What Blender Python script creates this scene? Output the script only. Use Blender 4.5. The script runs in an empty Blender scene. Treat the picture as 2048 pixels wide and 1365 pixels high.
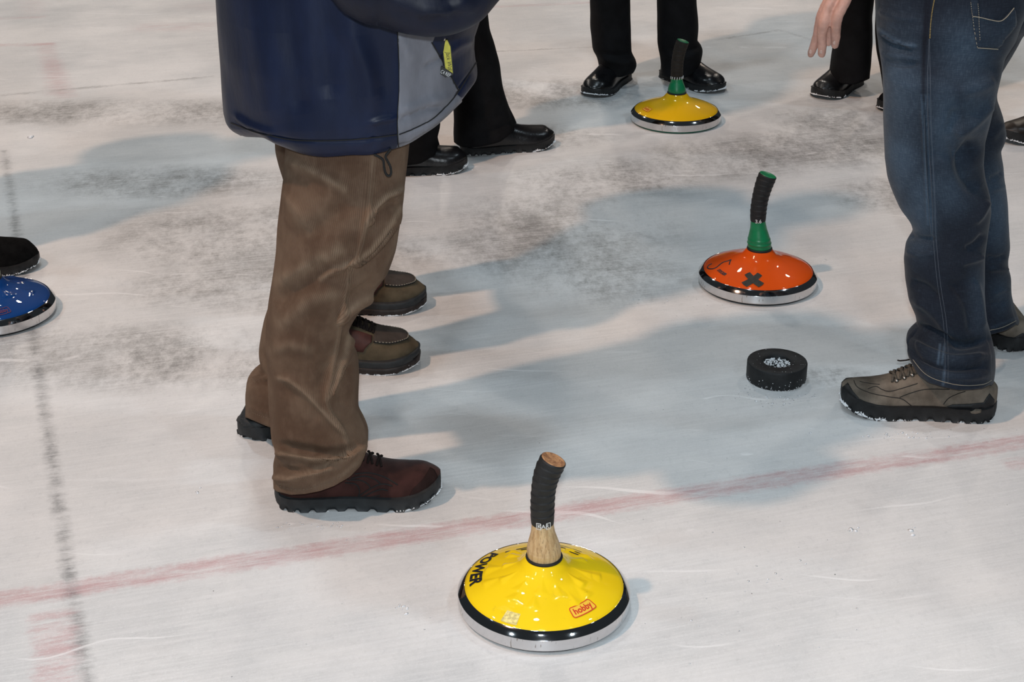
import bpy, bmesh, math, random
import numpy as np
from mathutils import Vector, Matrix, noise
from mathutils.bvhtree import BVHTree
from mathutils.geometry import delaunay_2d_cdt

random.seed(7); np.random.seed(7)
SC = bpy.context.scene
COL = SC.collection

# ------------------------------------------------------------------ camera
FPX = 3190.0                       # focal length in pixels of the 2048 x 1365 frame
PITCH = math.radians(25.2)
CAMH = 1.47
cam_d = bpy.data.cameras.new('camera'); cam = bpy.data.objects.new('camera', cam_d); COL.objects.link(cam)
cam_d.sensor_width = 36.0; cam_d.lens = FPX / 2048 * 36.0
cam_d.clip_start = 0.05; cam_d.clip_end = 200
cam.location = (0, 0, CAMH); cam.rotation_euler = (math.pi / 2 - PITCH, 0, 0)
SC.camera = cam

# ------------------------------------------------------------------ light and exposure
SC.view_settings.view_transform = 'Standard'; SC.view_settings.look = 'None'
SC.view_settings.gamma = 1.0; SC.view_settings.use_curve_mapping = False
SC.view_settings.exposure = -0.85
world = bpy.data.worlds.new('hall'); SC.world = world; world.use_nodes = True
wb = world.node_tree.nodes['Background']
wb.inputs[0].default_value = (0.75, 0.88, 1.0, 1); wb.inputs[1].default_value = 0.045

def area_lamp(name, loc, target, size, power, color):
    l = bpy.data.lights.new(name, 'AREA'); l.shape = 'DISK'; l.size = size; l.energy = power; l.color = color
    o = bpy.data.objects.new(name, l); COL.objects.link(o); o.location = loc
    o.rotation_euler = (Vector(target) - Vector(loc)).to_track_quat('-Z', 'Y').to_euler()
    return o
WARM = (1.0, 0.64, 0.45); COOL = (0.74, 0.89, 1.0)
# a warm floodlight under the roof to the left of the players, its beam aimed across the rink
kl = bpy.data.lights.new('floodlight', 'SPOT'); kl.energy = 2450; kl.color = WARM; kl.spot_size = math.radians(66); kl.spot_blend = 1.0; kl.shadow_soft_size = 0.16
klo = bpy.data.objects.new('floodlight', kl); COL.objects.link(klo); klo.location = (-4.3, 0.6, 8.0)
klo.rotation_euler = (Vector((1.0, 4.3, 0)) - klo.location).to_track_quat('-Z', 'Y').to_euler()
# hall ceiling lamps, the far rows warmer
for lx in (-6, -.5, 5):
    for ly, pw, cl in ((-3.5, 150, COOL), (3.0, 150, COOL), (9.5, 200, (1.0, 0.93, 0.86)), (15.5, 260, (1.0, 0.84, 0.70))):
        area_lamp('ceiling_lamp', (lx, ly, 7.5), (lx * .8, ly, 0), 0.45, pw, cl)
# the photographer's flash, just above the camera
fl = bpy.data.lights.new('camera_flash', 'SPOT'); fl.energy = 280; fl.color = (0.86, 0.94, 1.0)
fl.spot_size = math.radians(130); fl.spot_blend = 1.0; fl.shadow_soft_size = 0.035
flo = bpy.data.objects.new('camera_flash', fl); COL.objects.link(flo)
flo.location = (0.0, -0.05, CAMH + 0.14); flo.rotation_euler = (math.pi / 2 - PITCH + 0.05, 0, 0)

# ------------------------------------------------------------------ pixel <-> place
def ray(px, py):
    x = (px - 1024) / FPX; y = -(py - 682.5) / FPX
    return Vector((x, math.cos(PITCH) + y * math.sin(PITCH), -math.sin(PITCH) + y * math.cos(PITCH)))
def fpt(px, py, z=0.0):
    r = ray(px, py); t = (z - CAMH) / r.z
    return Vector((t * r.x, t * r.y, z))
def atY(px, py, Y):
    r = ray(px, py); t = Y / r.y
    return Vector((t * r.x, Y, CAMH + t * r.z))
def proj(V):
    V = np.asarray(V, float); z = V[..., 2] - CAMH; y = V[..., 1]
    d = y * math.cos(PITCH) - z * math.sin(PITCH); u = y * math.sin(PITCH) + z * math.cos(PITCH)
    return np.stack([1024 + FPX * V[..., 0] / d, 682.5 - FPX * u / d], -1)
CAMP = Vector((0, 0, CAMH))
def hit(bvh, px, py):
    d = ray(px, py).normalized(); r = bvh.ray_cast(CAMP, d)
    if r[0] is None: return None, None
    n = r[1] if r[1].dot(d) < 0 else -r[1]
    return r[0], n

# ------------------------------------------------------------------ materials
def mat(name, base=(.5, .5, .5), rough=.6, metal=0., spec=.5, coat=0., sheen=0.):
    m = bpy.data.materials.new(name); m.use_nodes = True
    b = m.node_tree.nodes['Principled BSDF']
    b.inputs['Base Color'].default_value = (*base, 1); b.inputs['Roughness'].default_value = rough
    b.inputs['Metallic'].default_value = metal; b.inputs['Specular IOR Level'].default_value = spec
    b.inputs['Coat Weight'].default_value = coat; b.inputs['Sheen Weight'].default_value = sheen
    return m
class NG:
    """little node-graph writer"""
    def __init__(s, m): s.t = m.node_tree; s.b = s.t.nodes['Principled BSDF']
    def n(s, typ, **kw):
        x = s.t.nodes.new(typ)
        for k, v in kw.items(): setattr(x, k, v)
        return x
    def put(s, sock, v):
        if isinstance(v, bpy.types.NodeSocket): s.t.links.new(v, sock)
        elif isinstance(v, (tuple, list)) and sock.type == 'RGBA' and len(v) == 3: sock.default_value = (*v, 1)
        else: sock.default_value = v
    def m(s, op, a, b=0., c=0., clamp=False):
        x = s.n('ShaderNodeMath', operation=op, use_clamp=clamp); s.put(x.inputs[0], a); s.put(x.inputs[1], b)
        if op in ('MULTIPLY_ADD', 'SMOOTH_MIN', 'WRAP', 'COMPARE'): s.put(x.inputs[2], c)
        return x.outputs[0]
    def mix(s, f, a, b, mode='MIX'):
        x = s.n('ShaderNodeMix', data_type='RGBA', blend_type=mode); s.put(x.inputs['Factor'], f)
        s.put(x.inputs[6], a); s.put(x.inputs[7], b); return x.outputs[2]
    def noise(s, vec, scale, detail=4., rough=.55, dist=0.):
        x = s.n('ShaderNodeTexNoise'); s.put(x.inputs['Vector'], vec); x.inputs['Scale'].default_value = scale
        x.inputs['Detail'].default_value = detail; x.inputs['Roughness'].default_value = rough; x.inputs['Distortion'].default_value = dist
        return x.outputs['Fac']
    def mapr(s, v, a, b, c=0., d=1., smooth=True):
        x = s.n('ShaderNodeMapRange', interpolation_type='SMOOTHSTEP' if smooth else 'LINEAR'); s.put(x.inputs[0], v)
        for i, q in enumerate((a, b, c, d)): x.inputs[1 + i].default_value = q
        return x.outputs[0]
    def mapping(s, vec, loc=(0, 0, 0), rot=(0, 0, 0), sc=(1, 1, 1)):
        x = s.n('ShaderNodeMapping'); s.put(x.inputs[0], vec); x.inputs[1].default_value = loc
        x.inputs[2].default_value = rot; x.inputs[3].default_value = sc; return x.outputs[0]
    def pos(s): return s.n('ShaderNodeNewGeometry').outputs['Position']
    def obj(s): return s.n('ShaderNodeTexCoord').outputs['Object']
    def uv(s): return s.n('ShaderNodeUVMap').outputs[0]
    def bump(s, h, strength=.3, dist=.002, normal=None):
        x = s.n('ShaderNodeBump'); s.put(x.inputs['Height'], h); x.inputs['Strength'].default_value = strength
        x.inputs['Distance'].default_value = dist
        if normal is not None: s.put(x.inputs['Normal'], normal)
        return x.outputs[0]
    def set(s, **kw):
        for k, v in kw.items(): s.put(s.b.inputs[k.replace('_', ' ')], v)

def noisy(name, base, var=.25, scale=30, rough=.7, bump=.25, bscale=400, bdist=.0006, **kw):
    m = mat(name, base, rough, **kw); g = NG(m); o = g.obj()
    f = g.noise(o, scale, 5); lo = tuple(c * (1 - var) for c in base); hi = tuple(min(1, c * (1 + var)) for c in base)
    g.set(Base_Color=g.mix(g.mapr(f, .3, .7), lo, hi), Normal=g.bump(g.noise(o, bscale, 2), bump, bdist))
    return m

def ice_material():
    m = mat('ice', (.7, .7, .7), .42, spec=.35); g = NG(m); p = g.pos()
    sep = g.n('ShaderNodeSeparateXYZ'); g.put(sep.inputs[0], p); X, Y = sep.outputs[0], sep.outputs[1]
    tilt = math.radians(17.0)                       # direction in which the ice was scraped
    rp = g.mapping(p, rot=(0, 0, -tilt))
    jit = g.m('MULTIPLY', g.m('SUBTRACT', g.noise(p, 60, 3), .5), .03)
    jit2 = g.m('MULTIPLY', g.m('SUBTRACT', g.noise(p, 7, 3), .5), .03)
    def line(a, b, hw, soft=.008, capped=True, wear=(.35, .6), wscale=22, jw=1.):
        (x0, y0), (x1, y1) = a, b; L = math.hypot(x1 - x0, y1 - y0); ux, uy = (x1 - x0) / L, (y1 - y0) / L
        dx, dy = g.m('SUBTRACT', X, x0), g.m('SUBTRACT', Y, y0)
        along = g.m('ADD', g.m('MULTIPLY', dx, ux), g.m('MULTIPLY', dy, uy))
        acr = g.m('SUBTRACT', g.m('MULTIPLY', dx, -uy), g.m('MULTIPLY', dy, -ux))
        acr = g.m('ABSOLUTE', g.m('ADD', g.m('ADD', acr, g.m('MULTIPLY', jit, jw)), g.m('MULTIPLY', jit2, .5 * jw)))
        f = g.mapr(acr, hw - soft, hw + soft, 1, 0)
        if capped:
            f = g.m('MULTIPLY', f, g.mapr(along, -soft, soft)); f = g.m('MULTIPLY', f, g.mapr(along, L - soft, L + soft, 1, 0))
        w = g.mapr(g.noise(g.mapping(rp, sc=(.40, 1.5, 1)), wscale, 8, .8), wear[0], wear[1])
        return g.m('MULTIPLY', f, w)
    # base tone: clouded white ice, greyer where it is worn thin
    cloud = g.noise(g.mapping(rp, sc=(.7, 1.0, 1)), 2.6, 8, .68)
    base = g.mix(g.mapr(cloud, .3, .72), (.57, .58, .58), (.745, .735, .72))
    # worn, see-through grey patches
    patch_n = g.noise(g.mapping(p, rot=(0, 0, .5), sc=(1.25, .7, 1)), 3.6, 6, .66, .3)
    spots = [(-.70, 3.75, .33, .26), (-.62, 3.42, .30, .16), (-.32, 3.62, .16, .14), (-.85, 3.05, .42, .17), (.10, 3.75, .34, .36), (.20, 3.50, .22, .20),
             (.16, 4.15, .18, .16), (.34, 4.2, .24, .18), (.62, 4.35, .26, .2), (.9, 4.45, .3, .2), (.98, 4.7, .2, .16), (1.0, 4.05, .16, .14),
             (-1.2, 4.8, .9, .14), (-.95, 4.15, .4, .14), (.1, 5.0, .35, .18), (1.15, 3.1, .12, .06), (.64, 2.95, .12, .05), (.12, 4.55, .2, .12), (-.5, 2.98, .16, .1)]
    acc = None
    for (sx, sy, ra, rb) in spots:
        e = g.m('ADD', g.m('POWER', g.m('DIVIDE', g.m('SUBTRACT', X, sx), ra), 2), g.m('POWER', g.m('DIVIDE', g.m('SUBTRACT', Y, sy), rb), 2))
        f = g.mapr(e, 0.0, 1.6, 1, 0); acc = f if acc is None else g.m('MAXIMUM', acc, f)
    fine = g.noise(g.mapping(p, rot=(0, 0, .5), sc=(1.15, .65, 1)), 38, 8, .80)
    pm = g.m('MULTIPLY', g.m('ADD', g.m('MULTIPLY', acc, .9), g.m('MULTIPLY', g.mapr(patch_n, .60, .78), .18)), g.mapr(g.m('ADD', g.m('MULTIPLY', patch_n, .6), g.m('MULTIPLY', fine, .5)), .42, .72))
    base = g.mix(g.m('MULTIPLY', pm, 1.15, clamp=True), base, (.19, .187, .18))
    # markings frozen into the ice
    red = (.47, .19, .20)
    L = lambda *q: tuple((fpt(a, b).x, fpt(a, b).y) for a, b in q)
    marks = [(L((-2400, 1571.4), (5600, 334)), .024, red, .64, dict(soft=.012, wear=(.28, .64))),
             (L((2010, 930), (2500, 862)), .02, red, .5, dict(soft=.01)),
             (L((105, 1225), (160, 1830)), .034, red, .62, dict(soft=.012, wear=(.36, .66))),
             (L((-40, 92), (108, 88)), .018, red, .40, dict(soft=.012)),
             (L((92, 86), (112, 190)), .030, red, .24, dict(soft=.02, wear=(.3, .6))),
             (L((105, 120), (135, 196)), .03, red, .22, dict(soft=.02, wear=(.3, .6))),
             (L((-40, 38), (95, 34)), .016, red, .35, dict(soft=.012)),
             (L((55, -40), (66, 30)), .05, red, .12, dict(soft=.03)),
             (L((265, 55), (430, 52)), .06, red, .22, dict(soft=.05)),
             (L((360, 10), (520, 22)), .07, red, .12, dict(soft=.06)),
             (L((960, 15), (1240, 2)), .016, red, .30, dict(soft=.012)),
             (L((0, 191), (430, 153)), .010, (.16, .15, .14), .5, dict(soft=.007)),
             (L((985, 103), (1190, 94)), .007, (.16, .15, .14), .45, dict(soft=.006)),
             (L((1430, 80), (1560, 60)), .008, (.16, .15, .14), .45, dict(soft=.006)),
             (L((1560, 60), (1660, 92)), .008, (.16, .15, .14), .4, dict(soft=.006)),
             (L((8, 300), (263, 1950)), .0095, (.07, .075, .08), .90, dict(soft=.012, wear=(.30, .72), wscale=9, jw=.9))]
    for ((a, b), hw, c, k, kw) in marks: base = g.mix(g.m('MULTIPLY', line(a, b, hw, **kw), k), base, c)
    # scrape striations and scratches
    stri = g.noise(g.mapping(rp, sc=(.05, 1, 1)), 150, 3, .6)
    base = g.mix(g.m('MULTIPLY', g.mapr(stri, .38, .66), .30), base, (.80, .80, .80))
    fr = g.noise(g.mapping(rp, sc=(.75, 1.2, 1)), 240, 4, .8); base = g.mix(g.m('MULTIPLY', g.mapr(fr, .50, .72), .38), base, (.90, .90, .90))
    base = g.mix(g.m('MULTIPLY', g.mapr(g.noise(p, 330, 3, .7), .60, .72), .35), base, (.95, .95, .96))
    base = g.mix(g.m('MULTIPLY', g.mapr(g.noise(g.mapping(p, sc=(1.1, .75, 1)), 70, 7, .82), .50, .72), .30), base, (.40, .405, .41))
    scr = None
    for i, (ang, sc_, th) in enumerate(((.5, 34, .72), (-.35, 26, .73), (1.0, 30, .735), (2.2, 28, .73), (.08, 40, .71), (-1.0, 30, .74))):
        q = g.mapping(p, loc=(i * 3.1, i * 1.7, 0), rot=(0, 0, ang), sc=(.04, 1, 1))
        w = g.noise(g.mapping(p, rot=(0, 0, ang), loc=(i, -i, 0)), 1.8, 2, .5)
        q2 = g.n('ShaderNodeVectorMath', operation='ADD'); g.put(q2.inputs[0], q)
        cv = g.n('ShaderNodeCombineXYZ'); g.put(cv.inputs[1], g.m('MULTIPLY', w, .35)); g.put(q2.inputs[1], cv.outputs[0])
        f = g.m('MULTIPLY', g.mapr(g.noise(q2.outputs[0], sc_, 2, .5), th - .03, th + .03), g.mapr(w, .42, .6)); scr = f if scr is None else g.m('MAXIMUM', scr, f)
    base = g.mix(g.m('MULTIPLY', scr, .52), base, (.92, .92, .92))
    h = g.m('ADD', g.m('MULTIPLY', stri, .6), g.m('ADD', g.m('MULTIPLY', fr, .5), g.m('MULTIPLY', scr, .6)))
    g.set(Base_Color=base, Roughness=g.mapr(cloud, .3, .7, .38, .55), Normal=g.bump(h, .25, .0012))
    return m

def corduroy():
    m = mat('corduroy', (.10, .065, .035), .85, spec=.12, sheen=.12); g = NG(m); uv = g.uv(); o = g.obj()
    b = m.node_tree.nodes['Principled BSDF']; b.inputs['Sheen Roughness'].default_value = .5; b.inputs['Sheen Tint'].default_value = (.75, .6, .42, 1)
    s = g.n('ShaderNodeSeparateXYZ'); g.put(s.inputs[0], uv)
    wv = g.m('SINE', g.m('MULTIPLY', s.outputs[0], 2 * math.pi / .0029))
    wear = g.noise(o, 14, 5, .6); nap = g.noise(g.mapping(o, sc=(1, 1, .3)), 60, 4)
    at = g.n('ShaderNodeAttribute'); at.attribute_name = 'wear'
    c = g.mix(g.mapr(wear, .35, .68), (.088, .051, .033), (.150, .098, .066))
    c = g.mix(g.m('MULTIPLY', at.outputs['Fac'], g.mapr(nap, .3, .6, .35, .8)), c, (.25, .18, .125))
    c = g.mix(g.m('MULTIPLY', g.mapr(wv, -.9, -.1, 1, 0), .45), c, (.058, .034, .022))
    c = g.mix(g.m('MULTIPLY', g.mapr(nap, .5, .75), .25), c, (.19, .13, .09))
    g.set(Base_Color=c, Normal=g.bump(wv, .35, .0009))
    return m

def denim():
    m = mat('denim', (.03, .06, .13), .82, spec=.2, sheen=.1); g = NG(m); uv = g.uv(); o = g.obj()
    at = g.n('ShaderNodeAttribute'); at.attribute_name = 'fade'
    weave = g.noise(g.mapping(uv, sc=(1, .10, 1)), 620, 3, .65); weft = g.noise(g.mapping(uv, sc=(.12, 1, 1)), 620, 3, .65)
    w = g.m('ADD', g.m('MULTIPLY', weave, .5), g.m('MULTIPLY', weft, .5))
    fade = g.m('MULTIPLY', at.outputs['Fac'], g.mapr(g.noise(o, 10, 5, .6), .15, .7, .5, 1.15))
    fade = g.m('ADD', fade, g.m('MULTIPLY', g.mapr(g.noise(g.mapping(uv, rot=(0, 0, .5), sc=(1, 4, 1)), 22, 5, .65), .55, .75), .12), clamp=True)
    c = g.mix(fade, (.0034, .0056, .0125), (.042, .071, .110))
    c = g.mix(g.mapr(w, .46, .62, 0, .75), c, g.mix(g.m('MULTIPLY_ADD', fade, .42, .035), c, (.13, .18, .235)))
    g.set(Base_Color=c, Normal=g.bump(w, .4, .0006))
    return m

def nylon(name, base, rough=.42):
    m = mat(name, base, rough, spec=.22); g = NG(m); o = g.obj()
    w = g.noise(g.mapping(o, sc=(1, 1, .35)), 26, 5, .55); t = g.noise(o, 1400, 1)
    g.set(Base_Color=g.mix(g.mapr(w, .35, .7), tuple(c * .85 for c in base), tuple(min(1, c * 1.18) for c in base)),
          Normal=g.bump(g.m('ADD', w, g.m('MULTIPLY', t, .03)), .25, .006))
    return m

def wood(name, a, b, rough=.5):
    m = mat(name, a, rough, spec=.35); g = NG(m); o = g.obj()
    r = g.noise(g.mapping(o, sc=(1, 1, .12)), 120, 4, .6, .8); q = g.noise(g.mapping(o, sc=(1, 1, .05)), 420, 3, .7)
    c = g.mix(g.mapr(r, .4, .62), a, b); c = g.mix(g.m('MULTIPLY', g.mapr(q, .52, .68), .6), c, tuple(x * .45 for x in b))
    g.set(Base_Color=c); return m

def chrome_worn():
    m = mat('chrome_rim', (.80, .80, .80), .16, 1.); g = NG(m); o = g.obj()
    s = g.n('ShaderNodeSeparateXYZ'); g.put(s.inputs[0], o)
    a = g.m('ARCTAN2', s.outputs[1], s.outputs[0]); cv = g.n('ShaderNodeCombineXYZ')
    g.put(cv.inputs[0], g.m('MULTIPLY', a, .14)); g.put(cv.inputs[1], g.m('MULTIPLY', s.outputs[2], .22))
    n = g.noise(cv.outputs[0], 210, 1.5, .6); n2 = g.noise(cv.outputs[0], 34, 3, .6)
    side = g.mapr(s.outputs[2], .0262, .0272, 1, 0)
    f = g.m('MULTIPLY', g.m('MULTIPLY', g.mapr(n, .60, .70), g.mapr(n2, .48, .6)), side)
    g.set(Base_Color=g.mix(f, g.mix(side, (.75, .75, .75), (.66, .66, .67)), (.16, .12, .08)), Roughness=g.m('ADD', .06, g.m('MULTIPLY', side, g.mapr(n2, .3, .7, .06, .18))),
          Metallic=g.m('SUBTRACT', 1., g.m('MULTIPLY', f, .8)))
    return m

def shell_mat(name, base, scuff=.3):
    m = mat(name, base, .5, spec=.1, coat=.8); g = NG(m); o = g.obj()
    m.node_tree.nodes['Principled BSDF'].inputs['Coat Roughness'].default_value = .02
    n = g.noise(o, 55, 6, .7, .4); n2 = g.noise(o, 14, 3, .5)
    f = g.m('MULTIPLY', g.m('MULTIPLY', g.mapr(n, .60, .70), g.mapr(n2, .5, .62)), scuff)
    g.set(Base_Color=g.mix(f, base, tuple(c * .35 + .03 for c in base)))
    return m

M = {}
M['ice'] = ice_material()
M['cord'] = corduroy(); M['denim'] = denim()
M['navy'] = nylon('navy_nylon', (.0062, .0115, .034)); M['navy_sleeve'] = nylon('shaded_navy_nylon', (.005, .0075, .019), .5)  # sleeve colour is the jacket navy darkened for the shadow on the arm's underside
M['grey_nylon'] = nylon('grey_nylon', (.155, .16, .185))
M['black_wool'] = noisy('black_trouser_cloth', (.0065, .0065, .0075), .3, 20, .85, spec=.15)
M['dark_jeans'] = noisy('dark_blue_trouser_cloth', (.010, .012, .020), .4, 30, .85, spec=.2)
M['black_knit'] = noisy('black_knit', (.008, .008, .009), .2, 40, .9, spec=.1)
M['coat_grey'] = noisy('dark_coat_cloth', (.02, .022, .026), .2, 30, .85, spec=.15)
M['black_leather'] = noisy('black_leather', (.006, .006, .007), .3, 40, .28, .35, 160, .0012, spec=.5)
M['brown_leather'] = noisy('dark_brown_leather', (.016, .011, .008), .3, 40, .4, .3, 160, .001, spec=.4)
M['black_felt'] = noisy('black_fleece', (.006, .006, .006), .3, 60, .95, .6, 500, .001, spec=.05)
M['rubber'] = noisy('black_rubber', (.012, .013, .014), .3, 60, .6, .3, 300, .0006, spec=.35)
M['rubber_brown'] = noisy('dark_brown_rubber', (.018, .013, .012), .3, 60, .55, .3, 300, .0006, spec=.35)
M['slate_rubber'] = noisy('slate_rubber', (.019, .022, .024), .2, 60, .6, .2, 300, .0005, spec=.35)
M['maroon'] = noisy('maroon_suede', (.036, .014, .012), .28, 35, .85, .4, 700, .0005, spec=.15, sheen=.1)
M['maroon_dark'] = noisy('dark_maroon_suede', (.020, .010, .009), .25, 35, .85, .4, 700, .0005, spec=.15)
M['taupe'] = noisy('taupe_nubuck', (.140, .118, .094), .35, 26, .82, .35, 500, .0005, spec=.2)
M['taupe_dark'] = noisy('dark_taupe_nubuck', (.10, .085, .068), .3, 26, .85, .35, 500, .0005, spec=.2)
M['olive'] = noisy('olive_tan_suede', (.088, .068, .042), .25, 30, .85, .3, 600, .0004, spec=.2)
M['moc_brown'] = noisy('brown_pebbled_leather', (.050, .040, .034), .15, 60, .7, .5, 900, .0005, spec=.25)
M['oxblood'] = noisy('oxblood_leather', (.055, .018, .014), .25, 50, .6, .3, 300, .0004, spec=.3)
M['lace'] = noisy('dark_lace_cord', (.016, .012, .011), .3, 200, .9, .4, 900, .0004, spec=.1)
M['lace_grey'] = noisy('grey_lace_cord', (.085, .075, .062), .3, 200, .9, .4, 900, .0004, spec=.1)
M['eyelet'] = mat('steel_eyelet', (.35, .34, .32), .3, 1.)
M['black_thread'] = mat('black_thread', (.004, .004, .004), .8)
M['thread_pale'] = mat('pale_thread', (.30, .27, .21), .8)
M['thread_blue'] = mat('faded_thread', (.085, .105, .135), .8)
M['thread_gold'] = mat('gold_thread', (.42, .30, .10), .7)
M['thread_brown'] = mat('brown_thread', (.16, .11, .072), .8)
M['skin'] = noisy('skin', (.52, .295, .235), .16, 40, .5, .25, 350, .0006, spec=.4)
b_ = M['skin'].node_tree.nodes['Principled BSDF']; b_.inputs['Subsurface Weight'].default_value = .12; b_.inputs['Subsurface Radius'].default_value = (.01, .004, .002)
M['nail'] = mat('fingernail', (.60, .40, .34), .3)
M['hair'] = noisy('grey_brown_hair', (.09, .07, .055), .4, 80, .8)
M['white'] = mat('eye_white', (.7, .68, .65), .3)
M['snow'] = noisy('packed_snow', (.84, .86, .88), .06, 200, .8, .6, 300, .002, spec=.3)
M['chrome'] = chrome_worn()
M['yellow'] = shell_mat('yellow_lacquer', (.93, .64, .008)); M['amber'] = shell_mat('amber_lacquer', (.80, .46, .002), .2)
M['orange'] = shell_mat('orange_lacquer', (.68, .078, .001), .2); M['blue'] = shell_mat('blue_lacquer', (.002, .045, .20), .35)
M['ash'] = wood('ash_wood', (.60, .43, .23), (.44, .28, .13)); M['ash_end'] = wood('ash_end_grain', (.42, .22, .10), (.22, .10, .045), .6)
M['pale'] = mat('pale_green_plastic', (.50, .52, .33), .4)
M['green'] = noisy('green_plastic', (.004, .19, .07), .12, 40, .38, .05, 200, .0004, spec=.5)
M['grip'] = noisy('black_grip_tape', (.014, .015, .016), .2, 60, .62, .3, 500, .0005, spec=.35)
M['grip_brown'] = noisy('dark_brown_grip_tape', (.020, .016, .013), .2, 60, .7, .3, 500, .0005, spec=.3)
M['print_white'] = mat('white_print', (.62, .63, .63), .5); M['print_red'] = mat('red_print', (.62, .03, .008), .45)
M['print_black'] = mat('black_print', (.010, .010, .016), .5); M['print_maroon'] = mat('dark_red_print', (.10, .012, .05), .45)
M['print_sun'] = mat('pale_orange_print', (.90, .56, .04), .4); M['sticker_rest'] = noisy('torn_sticker', (.72, .60, .22), .3, 180, .6)
M['tape'] = noisy('black_cloth_tape', (.018, .018, .014), .3, 120, .7, .4, 600, .0004)
M['yellow_tab'] = noisy('yellow_tab_rubber', (.50, .46, .055), .15, 90, .5)
M['black_tab'] = mat('black_tab_rubber', (.010, .011, .012), .5); M['green_base'] = mat('green_rubber', (.01, .12, .07), .5)
M['steel'] = mat('zip_steel', (.5, .48, .42), .3, 1.)

# ------------------------------------------------------------------ objects, labels
def link_mesh(name, V, F, material, parent=None, smooth=True, uv=None, attr=None):
    me = bpy.data.meshes.new(name)
    me.from_pydata([tuple(map(float, v)) for v in V], [], [tuple(map(int, f)) for f in F]); me.update()
    if smooth: me.polygons.foreach_set('use_smooth', [True] * len(me.polygons))
    if uv is not None:
        ul = me.uv_layers.new(name='UVMap'); li = np.empty(len(me.loops), np.int32); me.loops.foreach_get('vertex_index', li)
        ul.data.foreach_set('uv', np.asarray(uv, np.float32)[li].ravel())
    if attr:
        for k, a in attr.items():
            at = me.attributes.new(k, 'FLOAT', 'POINT'); at.data.foreach_set('value', np.asarray(a, np.float32))
    me.materials.append(material)
    o = bpy.data.objects.new(name, me); COL.objects.link(o)
    if parent is not None:
        o.parent = parent; top = parent; loc = Vector(parent.location)
        while top.parent: top = top.parent; loc += Vector(top.location)
        o.location = -loc if loc.length else (0, 0, 0)          # vertices are given in the place's own metres
    return o
def recentre(o, c):
    """give a top-level mesh or a part its origin at c without moving it"""
    c = Vector(c); o.data.transform(Matrix.Translation(-c)); o.location = Vector(o.location) + c
def thing(name, label, cat, loc, group=None):
    o = bpy.data.objects.new(name, None); COL.objects.link(o); o.location = loc; o.empty_display_size = .1
    o['label'] = label; o['category'] = cat
    if group: o['group'] = group
    return o
def tag(o, label=None, cat=None, group=None, kind=None):
    for k, v in (('label', label), ('category', cat), ('group', group), ('kind', kind)):
        if v: o[k] = v
    return o

class MB:
    """collects pieces into one mesh"""
    def __init__(s): s.V = []; s.F = []
    def add(s, V, F):
        n = len(s.V); s.V += [tuple(v) for v in V]; s.F += [tuple(i + n for i in f) for f in F]
    def build(s, name, m, parent=None, smooth=True): return link_mesh(name, s.V, s.F, m, parent, smooth)

def grid_faces(nv, nu, wrap=True, flip=False):
    F = []
    for i in range(nv - 1):
        for j in range(nu if wrap else nu - 1):
            k = (j + 1) % nu; q = (i * nu + j, i * nu + k, (i + 1) * nu + k, (i + 1) * nu + j)
            F.append(q[::-1] if flip else q)
    return F
def tube(P, R, n=10, caps=True):
    P = [Vector(p) for p in P]; R = [R] * len(P) if not hasattr(R, '__len__') else R
    V = []; up = None
    for i, p in enumerate(P):
        t = (P[min(i + 1, len(P) - 1)] - P[max(i - 1, 0)])
        t = t.normalized() if t.length > 1e-9 else Vector((0, 0, 1))
        if up is None: up = t.orthogonal().normalized()
        up = (up - t * up.dot(t)); up = up.normalized() if up.length > 1e-6 else t.orthogonal().normalized(); s = t.cross(up)
        V += [p + (up * math.cos(2 * math.pi * k / n) + s * math.sin(2 * math.pi * k / n)) * R[i] for k in range(n)]
    F = grid_faces(len(P), n)
    if caps: F += [tuple(range(n - 1, -1, -1)), tuple(range((len(P) - 1) * n, len(P) * n))]
    return V, F
def smooth_path(P, n):
    P = [Vector(p) for p in P]; out = []; m = len(P) - 1
    for i in range(n + 1):
        t = i / n * m; k = min(int(t), m - 1); u = t - k
        a, b, c, d = P[max(k - 1, 0)], P[k], P[k + 1], P[min(k + 2, m)]
        out.append(.5 * ((2 * b) + (c - a) * u + (2 * a - 5 * b + 4 * c - d) * u * u + (3 * b - a - 3 * c + d) * u ** 3))
    return out
def interp(xs, ys, x): return np.interp(x, xs, ys)
def lathe(profile, n=96, disp=None):
    V = []; prof = profile
    for (r, z) in prof:
        for k in range(n):
            a = 2 * math.pi * k / n; rr, zz = r, z
            if disp: rr, zz = disp(r, z, a)
            V.append((rr * math.cos(a), rr * math.sin(a), zz))
    return V, grid_faces(len(prof), n, flip=True)
def fan_cap(V, F, idx, flip=False):
    c = len(V); q = np.mean([V[i] for i in idx], axis=0); V.append(tuple(q))
    for a, b in zip(idx, list(idx[1:]) + [idx[0]]): F.append((b, a, c) if flip else (a, b, c))

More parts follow.
